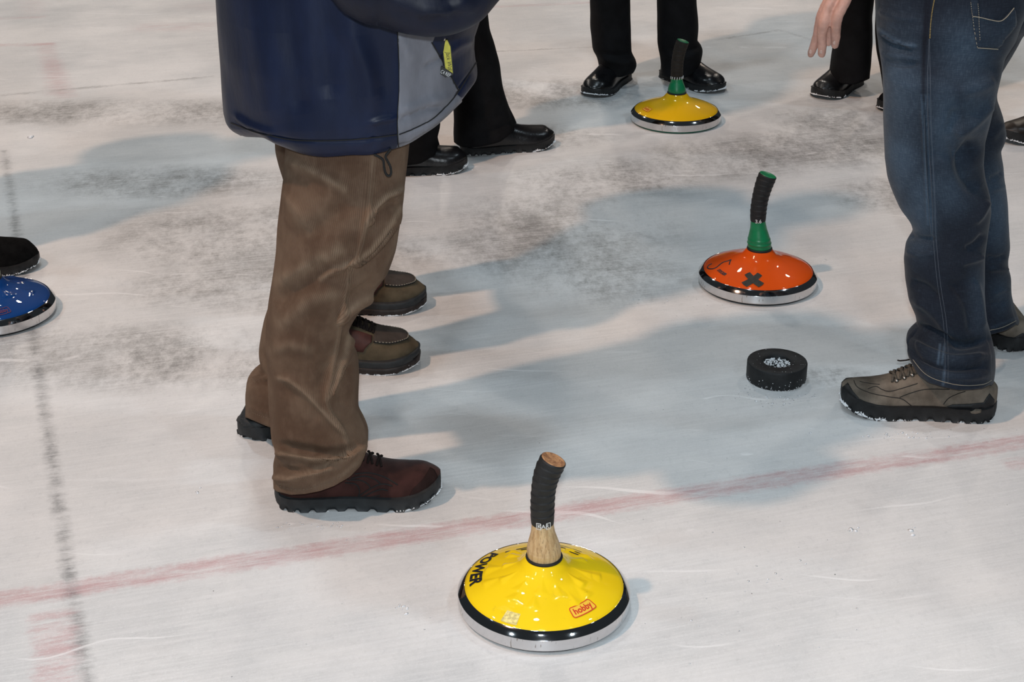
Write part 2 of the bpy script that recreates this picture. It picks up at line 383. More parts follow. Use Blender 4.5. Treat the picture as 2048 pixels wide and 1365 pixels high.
def bvh_of(*objs):
    """all given meshes in world coordinates"""
    V = []; F = []
    for o in objs:
        off = Vector(o.location); p = o.parent
        while p: off += Vector(p.location); p = p.parent
        n = len(V); V += [v.co + off for v in o.data.vertices]; F += [tuple(i + n for i in q.vertices) for q in o.data.polygons]
    return BVHTree.FromPolygons(V, F)
def on_surface(bvh, pts, lift, n=40, smooth=True):
    P = smooth_path([Vector((x, y, 0)) for x, y in pts], n) if smooth else [Vector((x, y, 0)) for x, y in pts]
    out = []
    for p in P:
        h, nn = hit(bvh, p.x, p.y)
        if h is not None: out.append(h + nn * lift)
    return out
def surf_tube(mb, bvh, pts, r, n=40, lift=0., dash=0):
    P = on_surface(bvh, pts, lift, n)
    if len(P) < 2: return
    if dash:
        for i in range(0, len(P) - dash, 2 * dash): mb.add(*tube(P[i:i + dash + 1], r, 5))
    else: mb.add(*tube(P, r, 6))
def patch(name, bvh, poly, material, parent, lift=.0012, step=6, thick=.0008, uvscale=None, snap=False):
    """a cloth or tape piece with the given outline lying on a surface"""
    pts = []; n = len(poly)
    for i in range(n):
        a, b = poly[i], poly[(i + 1) % n]; L = math.hypot(b[0] - a[0], b[1] - a[1]); k = max(1, int(L / step))
        pts += [Vector((a[0] + (b[0] - a[0]) * j / k, a[1] + (b[1] - a[1]) * j / k)) for j in range(k)]
    nb = len(pts)
    def inside(x, y):
        c = False
        for i in range(n):
            (x0, y0), (x1, y1) = poly[i], poly[(i + 1) % n]
            if (y0 > y) != (y1 > y) and x < (x1 - x0) * (y - y0) / (y1 - y0) + x0: c = not c
        return c
    xs = [p[0] for p in poly]; ys = [p[1] for p in poly]; y = min(ys) + step * .5
    while y < max(ys):
        x = min(xs) + step * .5
        while x < max(xs):
            if inside(x, y) and min((Vector((x, y)) - q).length for q in pts[:nb]) > step * .45: pts.append(Vector((x, y)))
            x += step
        y += step
    vo, eo, fo, *_ = delaunay_2d_cdt(pts, [], [list(range(nb))], 1, 1e-6)
    V = []; ok = []; hits = [hit(bvh, p.x, p.y) for p in vo]; dep = [h.y for h, _ in hits if h is not None]; dm = sum(dep) / max(1, len(dep))
    for p, (h, nn) in zip(vo, hits):
        if h is None and snap:
            w = atY(p.x, p.y, dm); w, wn, _, wd = bvh.find_nearest(w)
            if w is not None and wd < .03:
                h, nn = w, (wn if wn.dot(w - CAMP) < 0 else -wn)
        ok.append(h is not None); V.append((h + nn * lift) if h is not None else Vector())
    F = [f for f in fo if all(ok[i] for i in f)]
    o = link_mesh(name, V, F, material, parent)
    bm = bmesh.new(); bm.from_mesh(o.data); bmesh.ops.delete(bm, geom=[v for v in bm.verts if not v.link_faces], context='VERTS')
    bmesh.ops.remove_doubles(bm, verts=bm.verts, dist=.0005); bmesh.ops.dissolve_degenerate(bm, dist=.0002, edges=bm.edges)
    bmesh.ops.recalc_face_normals(bm, faces=bm.faces)
    # face the outside
    s = sum((f.normal.dot(f.calc_center_median() - CAMP) for f in bm.faces))
    if s > 0: bmesh.ops.reverse_faces(bm, faces=bm.faces)
    bm.to_mesh(o.data); bm.free()
    md = o.modifiers.new('thickness', 'SOLIDIFY'); md.thickness = thick; md.offset = -1; md.use_even_offset = False
    if uvscale:
        ul = o.data.uv_layers.new(name='UVMap')
        for lp in o.data.loops:
            c = o.data.vertices[lp.vertex_index].co; ul.data[lp.index].uv = (c.x, c.z)
    return o
def text_shape(s, size, shear=0., bold=0.):
    cu = bpy.data.curves.new('t', 'FONT'); cu.body = s; cu.size = size; cu.align_x = 'CENTER'; cu.align_y = 'CENTER'; cu.shear = shear; cu.offset = bold
    cu.resolution_u = 4
    o = bpy.data.objects.new('t', cu); COL.objects.link(o)
    me = bpy.data.meshes.new_from_object(o.evaluated_get(bpy.context.evaluated_depsgraph_get()))
    V = [(v.co.x, v.co.y) for v in me.vertices]; F = [tuple(p.vertices) for p in me.polygons]
    bpy.data.objects.remove(o); bpy.data.meshes.remove(me); bpy.data.curves.remove(cu)
    return V, F

# ------------------------------------------------------------------ the ice
bm = bmesh.new(); bmesh.ops.create_grid(bm, x_segments=40, y_segments=40, size=30)
me = bpy.data.meshes.new('floor'); bm.to_mesh(me); bm.free(); me.materials.append(M['ice'])
floor = bpy.data.objects.new('floor', me); COL.objects.link(floor); floor.location = (0, 5, 0); floor['kind'] = 'structure'

# ------------------------------------------------------------------ cloth: traced trouser legs and jackets
def smooth1(a, s):
    if s <= 0: return a
    k = np.exp(-.5 * (np.arange(-3 * math.ceil(s), 3 * math.ceil(s) + 1) / s) ** 2); k /= k.sum(); m = len(k) // 2
    e = np.concatenate([2 * a[:1] - a[m:0:-1], a, 2 * a[-1:] - a[-2:-m - 2:-1]])
    return np.convolve(e, k, 'valid')
def rings_from_trace(rows, nv, nu, sig=1.5, sq=2.3):
    """rows: (xl, yl, xr, yr, Y, depth) side edges seen at depth Y; depth = half thickness in metres -> rings of world points"""
    rows = np.array(rows, float)
    mid = (rows[:, 1] + rows[:, 3]) / 2; t = np.concatenate([[0], np.cumsum(np.abs(np.diff(mid)) + 1)]); t /= t[-1]
    u = np.linspace(0, 1, nv); R = np.stack([smooth1(np.interp(u, t, rows[:, k]), sig) for k in range(6)], 1)
    th = np.arange(nu) / nu * 2 * math.pi; c, s = np.cos(th), np.sin(th)
    c = np.sign(c) * np.abs(c) ** (2 / sq); s = np.sign(s) * np.abs(s) ** (2 / sq)
    out = np.zeros((nv, nu, 3))
    for i in range(nv):
        xl, yl, xr, yr, Y, d = R[i]; Lp = np.array(atY(xl, yl, Y)); Rp = np.array(atY(xr, yr, Y))
        C = (Lp + Rp) / 2; A = (Rp - Lp) / 2
        out[i] = C + np.outer(c, A) + np.outer(s, np.array([0, d, 0]))
    return out
def normals_of(G):
    du = np.roll(G, -1, 1) - np.roll(G, 1, 1); dv = np.gradient(G, axis=0)
    n = np.cross(du, dv); n /= np.linalg.norm(n, axis=2, keepdims=True) + 1e-12
    c = G.mean(1, keepdims=True); s = np.sign(((G - c) * n).sum((1, 2)))[:, None, None]
    return n * s
def fit_hem(G, poly, frac=.3):
    """lower or raise the near side of the last ring so the hem runs along poly (x, y)"""
    xs = [p[0] for p in poly]; ys = [p[1] for p in poly]; nv, nu = G.shape[:2]; P = proj(G[-1]); dz = np.zeros(nu)
    for j in range(nu):
        if G[-1, j, 1] <= G[-1, :, 1].mean() + 1e-6 and xs[0] <= P[j, 0] <= xs[-1]:
            yt = np.interp(P[j, 0], xs, ys); dz[j] = np.array(atY(P[j, 0], yt, G[-1, j, 1]))[2] - G[-1, j, 2]
    dz = smooth1(np.concatenate([dz] * 3), 1.2)[nu:2 * nu]
    w = np.clip((np.linspace(0, 1, nv) - (1 - frac)) / frac, 0, 1); w = w * w * (3 - 2 * w)
    G[:, :, 2] += w[:, None] * dz[None, :]
    return G
def seg_dist(P, poly):
    best = np.full(P.shape[:-1], 1e9); tt = np.zeros(P.shape[:-1]); L = 0
    seg = [math.hypot(poly[i + 1][0] - poly[i][0], poly[i + 1][1] - poly[i][1]) for i in range(len(poly) - 1)]; tot = sum(seg)
    sgn = np.zeros(P.shape[:-1])
    for i in range(len(poly) - 1):
        a = np.array(poly[i], float); d = np.array(poly[i + 1], float) - a; q = P - a
        u = np.clip((q @ d) / (d @ d), 0, 1); e = q - u[..., None] * d; r = np.hypot(e[..., 0], e[..., 1])
        m = r < best; best = np.where(m, r, best); tt = np.where(m, (L + u * seg[i]) / tot, tt); L += seg[i]
    return best, tt
def fold(G, folds, smoothpoly=True):
    """raise creases (amp > 0) or press valleys (amp < 0) along lines on the side the lines were seen on"""
    for poly, w, amp in folds:
        N = normals_of(G); P = proj(G); view = G - np.array(CAMP); view /= np.linalg.norm(view, axis=2, keepdims=True)
        facing = np.clip(-(N * view).sum(2) * 4 - .1, 0, 1)
        if smoothpoly and len(poly) > 2: poly = [(p.x, p.y) for p in smooth_path([Vector((a, b, 0)) for a, b in poly], 4 * len(poly))]
        d, t = seg_dist(P, poly); end = np.clip(np.minimum(t, 1 - t) * 6 + .25, 0, 1)
        G = G + N * (amp * np.exp(-(d / w) ** 2) * facing * end)[..., None]
    return G
def rumple(G, amp, freq, seed=0, zs=1.6):
    N = normals_of(G); nv, nu = G.shape[:2]; D = np.zeros((nv, nu))
    for i in range(nv):
        for j in range(nu):
            x, y, z = G[i, j]; D[i, j] = noise.fractal(Vector((x * freq + seed, y * freq, z * freq * zs)), 1.0, 2.0, 3)
    return G + N * (amp * D)[..., None]
CENTRES = {}
def cloth(name, G, material, parent, attr=None, close_top=True, close_bottom=True, inset=.012):
    nv, nu = G.shape[:2]; V = [tuple(p) for p in G.reshape(-1, 3)]; F = grid_faces(nv, nu)
    per = np.linalg.norm(np.roll(G, -1, 1) - G, axis=2).sum(1).mean(); ln = np.concatenate([[0], np.cumsum(np.linalg.norm(np.diff(G.mean(1), axis=0), axis=1))])
    uv = [(j / nu * per, ln[i]) for i in range(nv) for j in range(nu)]
    at = {k: list(a.reshape(-1)) for k, a in attr.items()} if attr else None
    def ext(k):
        nonlocal uv
        uv += [uv[-1]] * k
        if at:
            for q in at.values(): q += [0] * k
    if close_bottom:
        c = G[-1].mean(0); n0 = len(V)
        for sc_, dz in ((.95, 0.0), (.90, inset)):
            for j in range(nu): p = c + (G[-1, j] - c) * sc_; V.append((p[0], p[1], p[2] + dz))
        ext(2 * nu); a = (nv - 1) * nu
        for j in range(nu):
            k = (j + 1) % nu; F.append((a + j, a + k, n0 + k, n0 + j)); F.append((n0 + j, n0 + k, n0 + nu + k, n0 + nu + j))
        fan_cap(V, F, list(range(n0 + nu, n0 + 2 * nu))); ext(1)
    if close_top: fan_cap(V, F, list(range(nu))[::-1]); ext(1)
    o = link_mesh(name, V, F, material, parent, uv=uv, attr=at)
    bm = bmesh.new(); bm.from_mesh(o.data); bmesh.ops.recalc_face_normals(bm, faces=bm.faces); bm.to_mesh(o.data); bm.free()
    CENTRES[o.name] = G.mean(1)
    return o
def legs_of(l, r): return (CENTRES[l.name], CENTRES[r.name])
# ------------------------------------------------------------------ shoes
S_ = [0, .012, .04, .09, .16, .28, .42, .55, .68, .78, .86, .92, .96, .985, 1.0]
W_ = [.16, .38, .60, .76, .84, .84, .80, .86, .97, 1.0, .93, .77, .57, .36, .14]
def shoe(parent, heel, toe, width, sole_h, top, upper_m, sole_m, square=2.4, lug=None, spring=.010, flare=.004, label=None, taper=1.0,
         snow=0., welt=None, sole2=None, bend=0., vis=1):
    """heel, toe: ends of the shoe on the ice (world). returns (upper, frame function). sole, snow are children of the upper"""
    H = Vector(heel); T = Vector(toe); L = (T - H).length; ax = (T - H) / L; sd = Vector((-ax.y, ax.x, 0))
    nS, nP = 60, 36
    def frame(s, w, z): return H + ax * (s * L) + sd * w + Vector((0, 0, z))
    hw = lambda s: width * float(np.interp(s, S_, W_)) * (1 if s < .75 else taper + (1 - taper) * (1 - (s - .75) / .25))
    off = lambda s: bend * math.sin(math.pi * min(1, max(0, s)))
    lift = lambda s: spring * max(0, (s - .72) / .28) ** 2 + .3 * spring * max(0, (.08 - s) / .08) ** 2
    tops = lambda s: float(np.interp(s, [q[0] for q in top], [q[1] for q in top]))
    ss = [.5 - .5 * math.cos(math.pi * i / (nS - 1)) for i in range(nS)]
    endr = lambda s: min(1, max(0, (1 - s) / .10)) ** .45 if s > .9 else (min(1, max(0, s / .05)) ** .5 * .4 + .6 if s < .05 else 1)
    tl = np.array([sole_h + (tops(s) - sole_h) * endr(s) for s in ss]); tl = smooth1(tl, 1.0)
    V = []
    for i, s in enumerate(ss):
        t = max(tl[i], sole_h + .002); h = hw(s); z0 = sole_h + lift(s) - .004
        for j in range(nP):
            f = math.pi * j / (nP - 1); c, q = math.cos(f), math.sin(f)
            w = h * math.copysign(abs(c) ** (2 / square), c); z = z0 + (t + lift(s) - z0) * abs(q) ** (2 / (square * .85))
            w *= 1 + .05 * math.sin(2 * f) ** 2
            V.append(frame(s, w + off(s), z))
    # pull the ends into rounded ends
    up = link_mesh('shoe', V, grid_faces(nS, nP, wrap=False), upper_m, parent)
    bm = bmesh.new(); bm.from_mesh(up.data); bm.verts.ensure_lookup_table()
    bm.faces.new([bm.verts[j] for j in range(nP)]); bm.faces.new([bm.verts[(nS - 1) * nP + j] for j in range(nP)][::-1])
    bmesh.ops.recalc_face_normals(bm, faces=bm.faces); bm.to_mesh(up.data); bm.free(); up.data.polygons.foreach_set('use_smooth', [True] * len(up.data.polygons))
    # sole: outline loop
    N = 160; loop = []
    for k in range(N):
        a = 2 * math.pi * k / N; s = .5 - .5 * math.cos(a); s = max(.0, min(1, s)); side = 1 if a < math.pi else -1
        loop.append((s, side * (hw(s) + flare) + off(s)))
    # round the ends
    def sole_mesh(z_lo, z_hi, grow, tread):
        V = []; levels = [(z_lo, grow - .003), (z_lo + .004, grow), ((z_lo + z_hi) / 2, grow + .0005), (z_hi - .002, grow), (z_hi, grow - .002)]
        for li, (z, gq) in enumerate(levels):
            for k, (s, w) in enumerate(loop):
                zz = z
                if li == 0 and tread:
                    ph = (k / N * tread) % 1; zz = z_lo if ph < .62 else z_lo + .0065
                se = -.012 * 0 if 0 else 0
                e = frame(s, w + math.copysign(gq, w - off(s)), zz + lift(s))
                if s > .97: e += ax * gq * 1.2
                if s < .03: e -= ax * gq * 1.2
                V.append(e)
        F = grid_faces(len(levels), N)
        if tread:                                    # the body of the sole stays above the gaps between the lugs
            n0 = len(V)
            for k, (s, w) in enumerate(loop): V.append(frame(s, (w - off(s)) * .86 + off(s), (z_lo + (0 if (k / N * tread) % 1 < .62 else .0065)) + lift(s)))
            for k in range(N): F.append((k, n0 + k, n0 + (k + 1) % N, (k + 1) % N))
            fan_cap(V, F, list(range(n0, n0 + N)))
        else: fan_cap(V, F, list(range(N)))
        fan_cap(V, F, list(range((len(levels) - 1) * N, len(levels) * N)), True)
        o = MB(); o.add(V, F); return o
    if sole2:
        so = sole_mesh(0, sole_h * .52, flare * .4, lug).build('sole', sole_m, up); so2 = sole_mesh(sole_h * .52, sole_h, flare * .3, None).build('midsole', sole2, up); parts = [so, so2]
    else:
        so = sole_mesh(0, sole_h, 0, lug).build('sole', sole_m, up); parts = [so]
    for q in parts:
        bm = bmesh.new(); bm.from_mesh(q.data); bmesh.ops.recalc_face_normals(bm, faces=bm.faces); bm.to_mesh(q.data); bm.free()
        md = q.modifiers.new('e', 'EDGE_SPLIT'); md.split_angle = math.radians(50)
    if snow:
        rnd = random.Random(int(abs(H.x * 977 + H.y * 131) * 100)); mb = MB(); K = 900; sd0 = rnd.uniform(0, 90)
        def rim(k, z, out):
            a = 2 * math.pi * k / K; q = .5 - .5 * math.cos(a); sg = 1 if a < math.pi else -1
            e = frame(q, sg * (hw(q) + flare + out) + off(q), z + lift(q))
            if q > .97: e += ax * out * 1.2
            return q, e
        V = []; F = []; hs = []
        for k in range(K):
            q, _ = rim(k, 0, 0); n1 = noise.noise(Vector((k * .035 + sd0, 0, 0))); n2 = noise.noise(Vector((k * .31 + sd0, 5, 0)))
            n3 = noise.noise(Vector((k * .008 + sd0, 9, 0)))
            h = (.0095 if q > .72 else .0060) * snow ** .5 * max(0, .46 + n1 * .9 + n2 * .6 + n3 * .9 - (0 if q > .72 else .38) - (.2 if q < .1 else 0)); hs.append(min(.0105, h))
        for k in range(K):
            h = hs[k]; j = .0008 * noise.noise(Vector((k * .9, 3, sd0)))
            for z, out in ((.0004, .0014 + j), (h * .5 + .0004, .0019 + j * 1.5), (h + .0004, .0006)): V.append(rim(k, z, out)[1])
        for k in range(K):
            k2 = (k + 1) % K
            if hs[k] > .0006 or hs[k2] > .0006:
                for t in range(2): F.append((3 * k + t, 3 * k2 + t, 3 * k2 + t + 1, 3 * k + t + 1))
        mb.add(V, F)
        for _ in range(int(330 * snow)):
            k = rnd.randrange(K)
            if hs[k] < .0012 and rnd.random() < .85: continue
            q, c = rim(k, rnd.uniform(0, max(.002, hs[k] * 1.15)), rnd.uniform(-.001, .0028)); blob(mb, c, rnd.uniform(.0004, .0013), rnd, .9)
        tag(mb.build('snow_crust', M['snow'], up, smooth=False), kind='stuff')
    return up, frame, hw, tops, lift
OCT = None
def blob(mb, c, r, rnd, flat=.75):
    global OCT
    if OCT is None:
        b = bmesh.new(); bmesh.ops.create_icosphere(b, subdivisions=1, radius=1); b.verts.ensure_lookup_table()
        OCT = ([v.co.copy() for v in b.verts], [tuple(v.index for v in f.verts) for f in b.faces]); b.free()
    sx, sy, sz = (rnd.uniform(.7, 1.5) for _ in range(3)); q = rnd.uniform(0, 6.28); cq, sq = math.cos(q), math.sin(q)
    V = []
    for v in OCT[0]:
        k = r * rnd.uniform(.8, 1.2); x, y, z = v.x * k * sx, v.y * k * sy, v.z * k * flat * sz
        V.append((c[0] + x * cq - y * sq, c[1] + x * sq + y * cq, max(.0003, c[2] + z)))
    mb.add(V, OCT[1])
def laces(parent, frame, hw, tops, lift, s0, s1, rows, m, half=.024, r=.0026, eyelets=False, hooks=True):
    mb = MB()
    def q(s, w):
        h = hw(s); u = min(.98, abs(w) / h); return frame(s, w, .028 + (tops(s) - .028) * (1 - u ** 2.2) ** .5 + lift(s) + .002)
    for i in range(rows):
        a = s0 + (s1 - s0) * i / (rows - 1); b = a + .028
        for sg in (1, -1):
            P = [q(a + (b - a) * t, sg * half * (1 - 2 * t)) + Vector((0, 0, .003 * math.sin(math.pi * t) + (.001 if sg > 0 else 0))) for t in np.linspace(0, 1, 13)]
            mb.add(*tube(P, r, 8))
        if eyelets:
            for sg in (1, -1):
                c = q(a, sg * half); ey = MB(); ey.add(*tube([c - Vector((0, 0, .002)), c + Vector((0, 0, .0025))], [.0045, .004], 10)); ey.build('eyelet', M['eyelet'], parent)
    bowc = q(s0 - .02, 0) + Vector((0, 0, .005))
    for sg in (1, -1):
        P = smooth_path([bowc, bowc + (frame(0, sg * .03, .006) - frame(0, 0, 0)), bowc + (frame(.02, sg * .045, -.004) - frame(0, 0, 0)), bowc + (frame(.03, sg * .02, 0) - frame(0, 0, 0)), bowc], 16)
        mb.add(*tube(P, r * .9, 6))
    mb.build('laces', m, parent)

# ------------------------------------------------------------------ bodies
def skin_mesh(J, E, R, root, sub=2):
    me = bpy.data.meshes.new('b'); names = list(J); idx = {n: i for i, n in enumerate(names)}
    me.from_pydata([tuple(J[n]) for n in names], [(idx[a], idx[b]) for a, b in E], [])
    o = bpy.data.objects.new('b', me); COL.objects.link(o)
    o.modifiers.new('s', 'SKIN'); sv = me.skin_vertices[0].data
    for n in names:
        r = R[n]; r = (r, r) if not hasattr(r, '__len__') else r; sv[idx[n]].radius = r; sv[idx[n]].use_root = (n == root)
    md = o.modifiers.new('d', 'SUBSURF'); md.levels = sub; md.render_levels = sub
    out = bpy.data.meshes.new_from_object(o.evaluated_get(bpy.context.evaluated_depsgraph_get()))
    bpy.data.objects.remove(o); bpy.data.meshes.remove(me)
    return out
def person_body(root, hip, facing, ankles, height=1.76, jacket_m=None, jacket=True, hem=.74, left_wrist=None, lean=.02, knees=None, girth=1.0, head_turn=0., legs=None, hand_mesh=None, jacket_name='jacket'):
    """ankles: (left, right) world points; facing: radians of the direction the person looks"""
    f = Vector((math.cos(facing), math.sin(facing), 0)); l = Vector((-f.y, f.x, 0)); up = Vector((0, 0, 1)); k = height / 1.76
    hip = Vector(hip)
    P = lambda a, b, z: hip + f * a + l * b + up * (z * k - hip.z)
    J = {}; R = {}; E = []
    def j(n, p, r, par=None):
        J[n] = Vector(p); R[n] = r
        if par: E.append((par, n))
    j('pelvis', P(0, 0, .95), (.14, .10)); j('belly', P(lean, 0, 1.10), (.13, .10), 'pelvis'); j('chest', P(lean * 1.5, 0, 1.28), (.14, .11), 'belly')
    j('collar', P(lean * 1.5, 0, 1.42), (.09, .075), 'chest'); j('neck', P(lean * 2, 0, 1.52), .052, 'collar')
    hf = Vector((math.cos(facing + head_turn), math.sin(facing + head_turn), 0))
    hd = P(lean * 2 + .01, 0, 1.60)
    j('jaw', hd + hf * .025 - up * .0, (.062, .066), 'neck'); j('brow', hd + hf * .01 + up * .085 * k, (.074, .088), 'jaw'); j('crown', hd + up * .15 * k, (.05, .06), 'brow')
    for sgn, nm, ak in ((1, 'l', ankles[0]), (-1, 'r', ankles[1])):
        ak = Vector(ak); hj = P(0, sgn * .09, .90); kn = (hj + ak) / 2 + f * .02
        if legs:
            c = legs[0 if sgn > 0 else 1]; pk_ = lambda z: Vector(c[int(np.argmin(np.abs(c[:, 2] - z)))])
            hj = pk_(.80); hj.z = max(hj.z, .78); kn = pk_(.47); ak = pk_(.10)
        j(nm + 'hip', hj, .062, 'pelvis'); j(nm + 'knee', kn, .036, nm + 'hip'); j(nm + 'ankle', ak, .026, nm + 'knee'); j(nm + 'toe', ak + f * .05 - up * .035, .022, nm + 'ankle')
        sh = P(lean * 1.5, sgn * .175, 1.385); el = P(-.035, sgn * .245, 1.13); wr = P(.07, sgn * .155, .955)
        if sgn > 0 and left_wrist is not None:
            wr = Vector(left_wrist); el = (sh + wr) / 2 - f * .09 + l * .05 + up * .02
        j(nm + 'sh', sh, .046, 'collar'); j(nm + 'el', el, .034, nm + 'sh'); j(nm + 'wr', wr, (.026, .03), nm + 'el')
        if not (sgn > 0 and left_wrist is not None): j(nm + 'hand', wr + f * .01 - l * sgn * .06 - up * .05, (.020, .034), nm + 'wr')
    me = skin_mesh(J, E, R, 'pelvis')
    bm = bmesh.new(); bm.from_mesh(me); bpy.data.meshes.remove(me)
    # nose and ears on the head
    def bump_mesh(c, r, sc):
        mtx = Matrix.Translation(c) @ Matrix(((hf.x, -hf.y, 0, 0), (hf.y, hf.x, 0, 0), (0, 0, 1, 0), (0, 0, 0, 1))) @ Matrix.Diagonal((*sc, 1))
        bmesh.ops.create_icosphere(bm, subdivisions=2, radius=r, matrix=mtx)
    e = J['brow']; hl = Vector((-hf.y, hf.x, 0))
    bump_mesh(e + hf * .088 - up * .035, .018, (1.0, .75, 1.5))
    for sg in (1, -1): bump_mesh(e + hl * sg * .078 - up * .03 - hf * .01, .028, (.7, .35, 1.1))
    bump_mesh(e + hf * .078 - up * .085, .016, (.5, 1.5, .5))
    if hand_mesh is not None: bm.from_mesh(hand_mesh)
    mb = bpy.data.meshes.new('body'); bm.to_mesh(mb); bm.free(); mb.polygons.foreach_set('use_smooth', [True] * len(mb.polygons)); mb.materials.append(M['skin'])
    o = bpy.data.objects.new('body', mb); COL.objects.link(o); o.parent = root; o.location = -Vector(root.location)
    # hair and eyes
    hb = MB(); nv = 14; nu = 28; V = []
    for a in range(nv):
        ph = math.pi * .62 * a / (nv - 1)
        for b in range(nu):
            t = 2 * math.pi * b / nu; cut = 1 - .35 * max(0, math.cos(t)) if a > nv * .5 else 1
            pp = ph * cut; V.append(e + up * .012 + hf * (.097 * math.sin(pp) * math.cos(t) - .006) + hl * .084 * math.sin(pp) * math.sin(t) + up * .108 * math.cos(pp))
    hb.add(V, grid_faces(nv, nu)); hb.build('hair', M['hair'], root)
    for sg in (1, -1):
        ey = MB(); V, F = lathe([(.0115 * math.sin(math.pi * i / 8) + 1e-5, .0115 * math.cos(math.pi * i / 8)) for i in range(9)], 12)
        ey.add([Vector(v) + e + hf * .066 + hl * sg * .032 - up * .012 for v in V], F); ey.build('eye', M['white'], root)
    if not jacket: return o, J
    # jacket: a lofted trunk from the hem over the tops of the trousers to the collar, and two sleeves
    g_ = girth; cen = [P(0, 0, hem / k), P(lean, 0, 1.05), P(lean * 1.5, 0, 1.28)]; hl_, hf_ = .215, .165; axl = l.copy()
    if legs:
        a_, b_ = [Vector(c[int(np.argmin(np.abs(c[:, 2] - .84)))]) for c in legs]; a_.z = b_.z = hem; cen[0] = (a_ + b_) / 2; d_ = a_ - b_
        hl_ = d_.length / 2 + .115; axl = d_.normalized() if d_.length > .02 else l; hf_ = .145
    prof = [(cen[0], hf_ * g_, hl_ * g_), (cen[0] * .5 + cen[1] * .5, .155 * g_, max(.20, hl_ * .95) * g_), (cen[1], .155 * g_, .205 * g_), (cen[2], .15 * g_, .215 * g_), (P(lean * 1.5, 0, 1.38), .135 * g_, .205 * g_),
            (P(lean * 1.5, 0, 1.44), .105, .15), (P(lean * 2, 0, 1.49), .078, .088), (P(lean * 2, 0, 1.535), .066, .070)][::-1]
    nu = 64; Gt = []
    for i_ in range(61):
        t_ = i_ / 60 * (len(prof) - 1); a_ = min(int(t_), len(prof) - 2); u_ = t_ - a_; c0, f0, l0 = prof[a_]; c1, f1_, l1 = prof[a_ + 1]
        c_ = c0 * (1 - u_) + c1 * u_; ff = f0 + (f1_ - f0) * u_; ll = l0 + (l1 - l0) * u_
        w_ = max(0, (i_ / 60 - .7) / .3); la = (l * (1 - w_) + (axl if axl.dot(l) > 0 else -axl) * w_).normalized(); fa = la.cross(up)
        Gt.append([tuple(c_ + fa * (ff * math.copysign(abs(math.cos(2 * math.pi * q_ / nu)) ** .9, math.cos(2 * math.pi * q_ / nu))) + la * (ll * math.copysign(abs(math.sin(2 * math.pi * q_ / nu)) ** .9, math.sin(2 * math.pi * q_ / nu)))) for q_ in range(nu)])
    jo = cloth(jacket_name, rumple(np.array(Gt), .008, 5, height * 10 + hip.x * 7, 1.), jacket_m, root, inset=.03)
    for sgn, nm in ((1, 'l'), (-1, 'r')):
        sh, el, wr = J[nm + 'sh'], J[nm + 'el'], J[nm + 'wr']; Q = smooth_path([sh - l * sgn * .06 - up * .03, sh + l * sgn * .015 - up * .01, el, wr + (el - wr) * .04], 40)
        V, F = tube(Q, [float(np.interp(q_, [0, 7, 14, 28, 40], [.05, .077, .072, .060, .047])) for q_ in range(41)], 32)
        Gs = rumple(np.array([tuple(v) for v in V]).reshape(41, 32, 3), .007, 9, sgn * 5 + hip.y, 1.); mb = MB(); mb.add([tuple(q_) for q_ in Gs.reshape(-1, 3)], F); mb.build('sleeve', jacket_m, jo)
    return o, J
def simple_leg(top, bot, r_top, r_bot, nv=60, nu=48, knee=None, seed=0, hem_tilt=(0, 0), amp=.006, depth=1.):
    """a straight trouser leg between two world points, with cloth rumples that gather over the shoe"""
    top = Vector(top); bot = Vector(bot); kn = Vector(knee) if knee is not None else (top + bot) / 2
    P = smooth_path([top, kn, bot], nv - 1); G = np.zeros((nv, nu, 3))
    for i, p in enumerate(P):
        u = i / (nv - 1); r = r_top + (r_bot - r_top) * min(1, u * 1.25); g = max(0, (u - .8) / .2)
        r *= 1 + .05 * g * math.sin(u * 55)
        for j in range(nu):
            a = 2 * math.pi * j / nu; G[i, j] = (p.x + r * math.cos(a), p.y + r * depth * math.sin(a), p.z + (hem_tilt[0] * math.cos(a) + hem_tilt[1] * math.sin(a)) * u ** 6)
    return rumple(G, amp, 7, seed)

# ------------------------------------------------------------------ person in brown corduroys and navy jacket
pb = thing('person', 'person in brown corduroy trousers, navy and grey jacket and maroon shoes facing right', 'person', (-.30, 2.56, 0))
YN, YF = 2.47, 2.70
rows = [(585, -190, 835, -190, 2.52, 0.103), (570, 180, 832, 180, 2.50, 0.101), (569, 300, 819, 300, 2.49, 0.096), (567, 350, 813, 350, 2.48, 0.093), (561, 400, 808, 400, YN, 0.088), (556, 450, 800, 450, YN, 0.084), (553, 500, 791, 500, YN, 0.070),
        (549, 550, 776, 550, YN, 0.067), (542, 600, 740, 598, YN, 0.062), (537, 640, 710, 636, YN, 0.059), (535, 665, 694, 662, YN, 0.058), (534, 685, 698, 680, YN, 0.058), (535, 720, 715, 715, YN, 0.059),
        (535, 760, 718, 752, YN, 0.061), (538, 800, 717, 790, YN, 0.062), (540, 835, 718, 815, YN, 0.064), (542, 868, 731, 838, YN, 0.072), (545, 888, 739, 858, 2.465, 0.080), (554, 903, 739, 868, 2.46, 0.086), (550, 914, 738, 874, 2.46, 0.090), (545, 928, 737, 880, 2.46, 0.092), (547, 940, 736, 885, 2.46, 0.092),
        (545, 962, 735, 890, 2.46, 0.092), (546, 977, 733, 896, 2.46, 0.090)]
G = rings_from_trace(rows, 380, 300, 2.2, 2.05)
G = fit_hem(G, [(540, 972), (552, 985), (580, 992), (610, 991), (640, 984), (670, 973), (700, 955), (720, 934), (738, 900)], .16)
G = rumple(G, .007, 5, 3, .8)
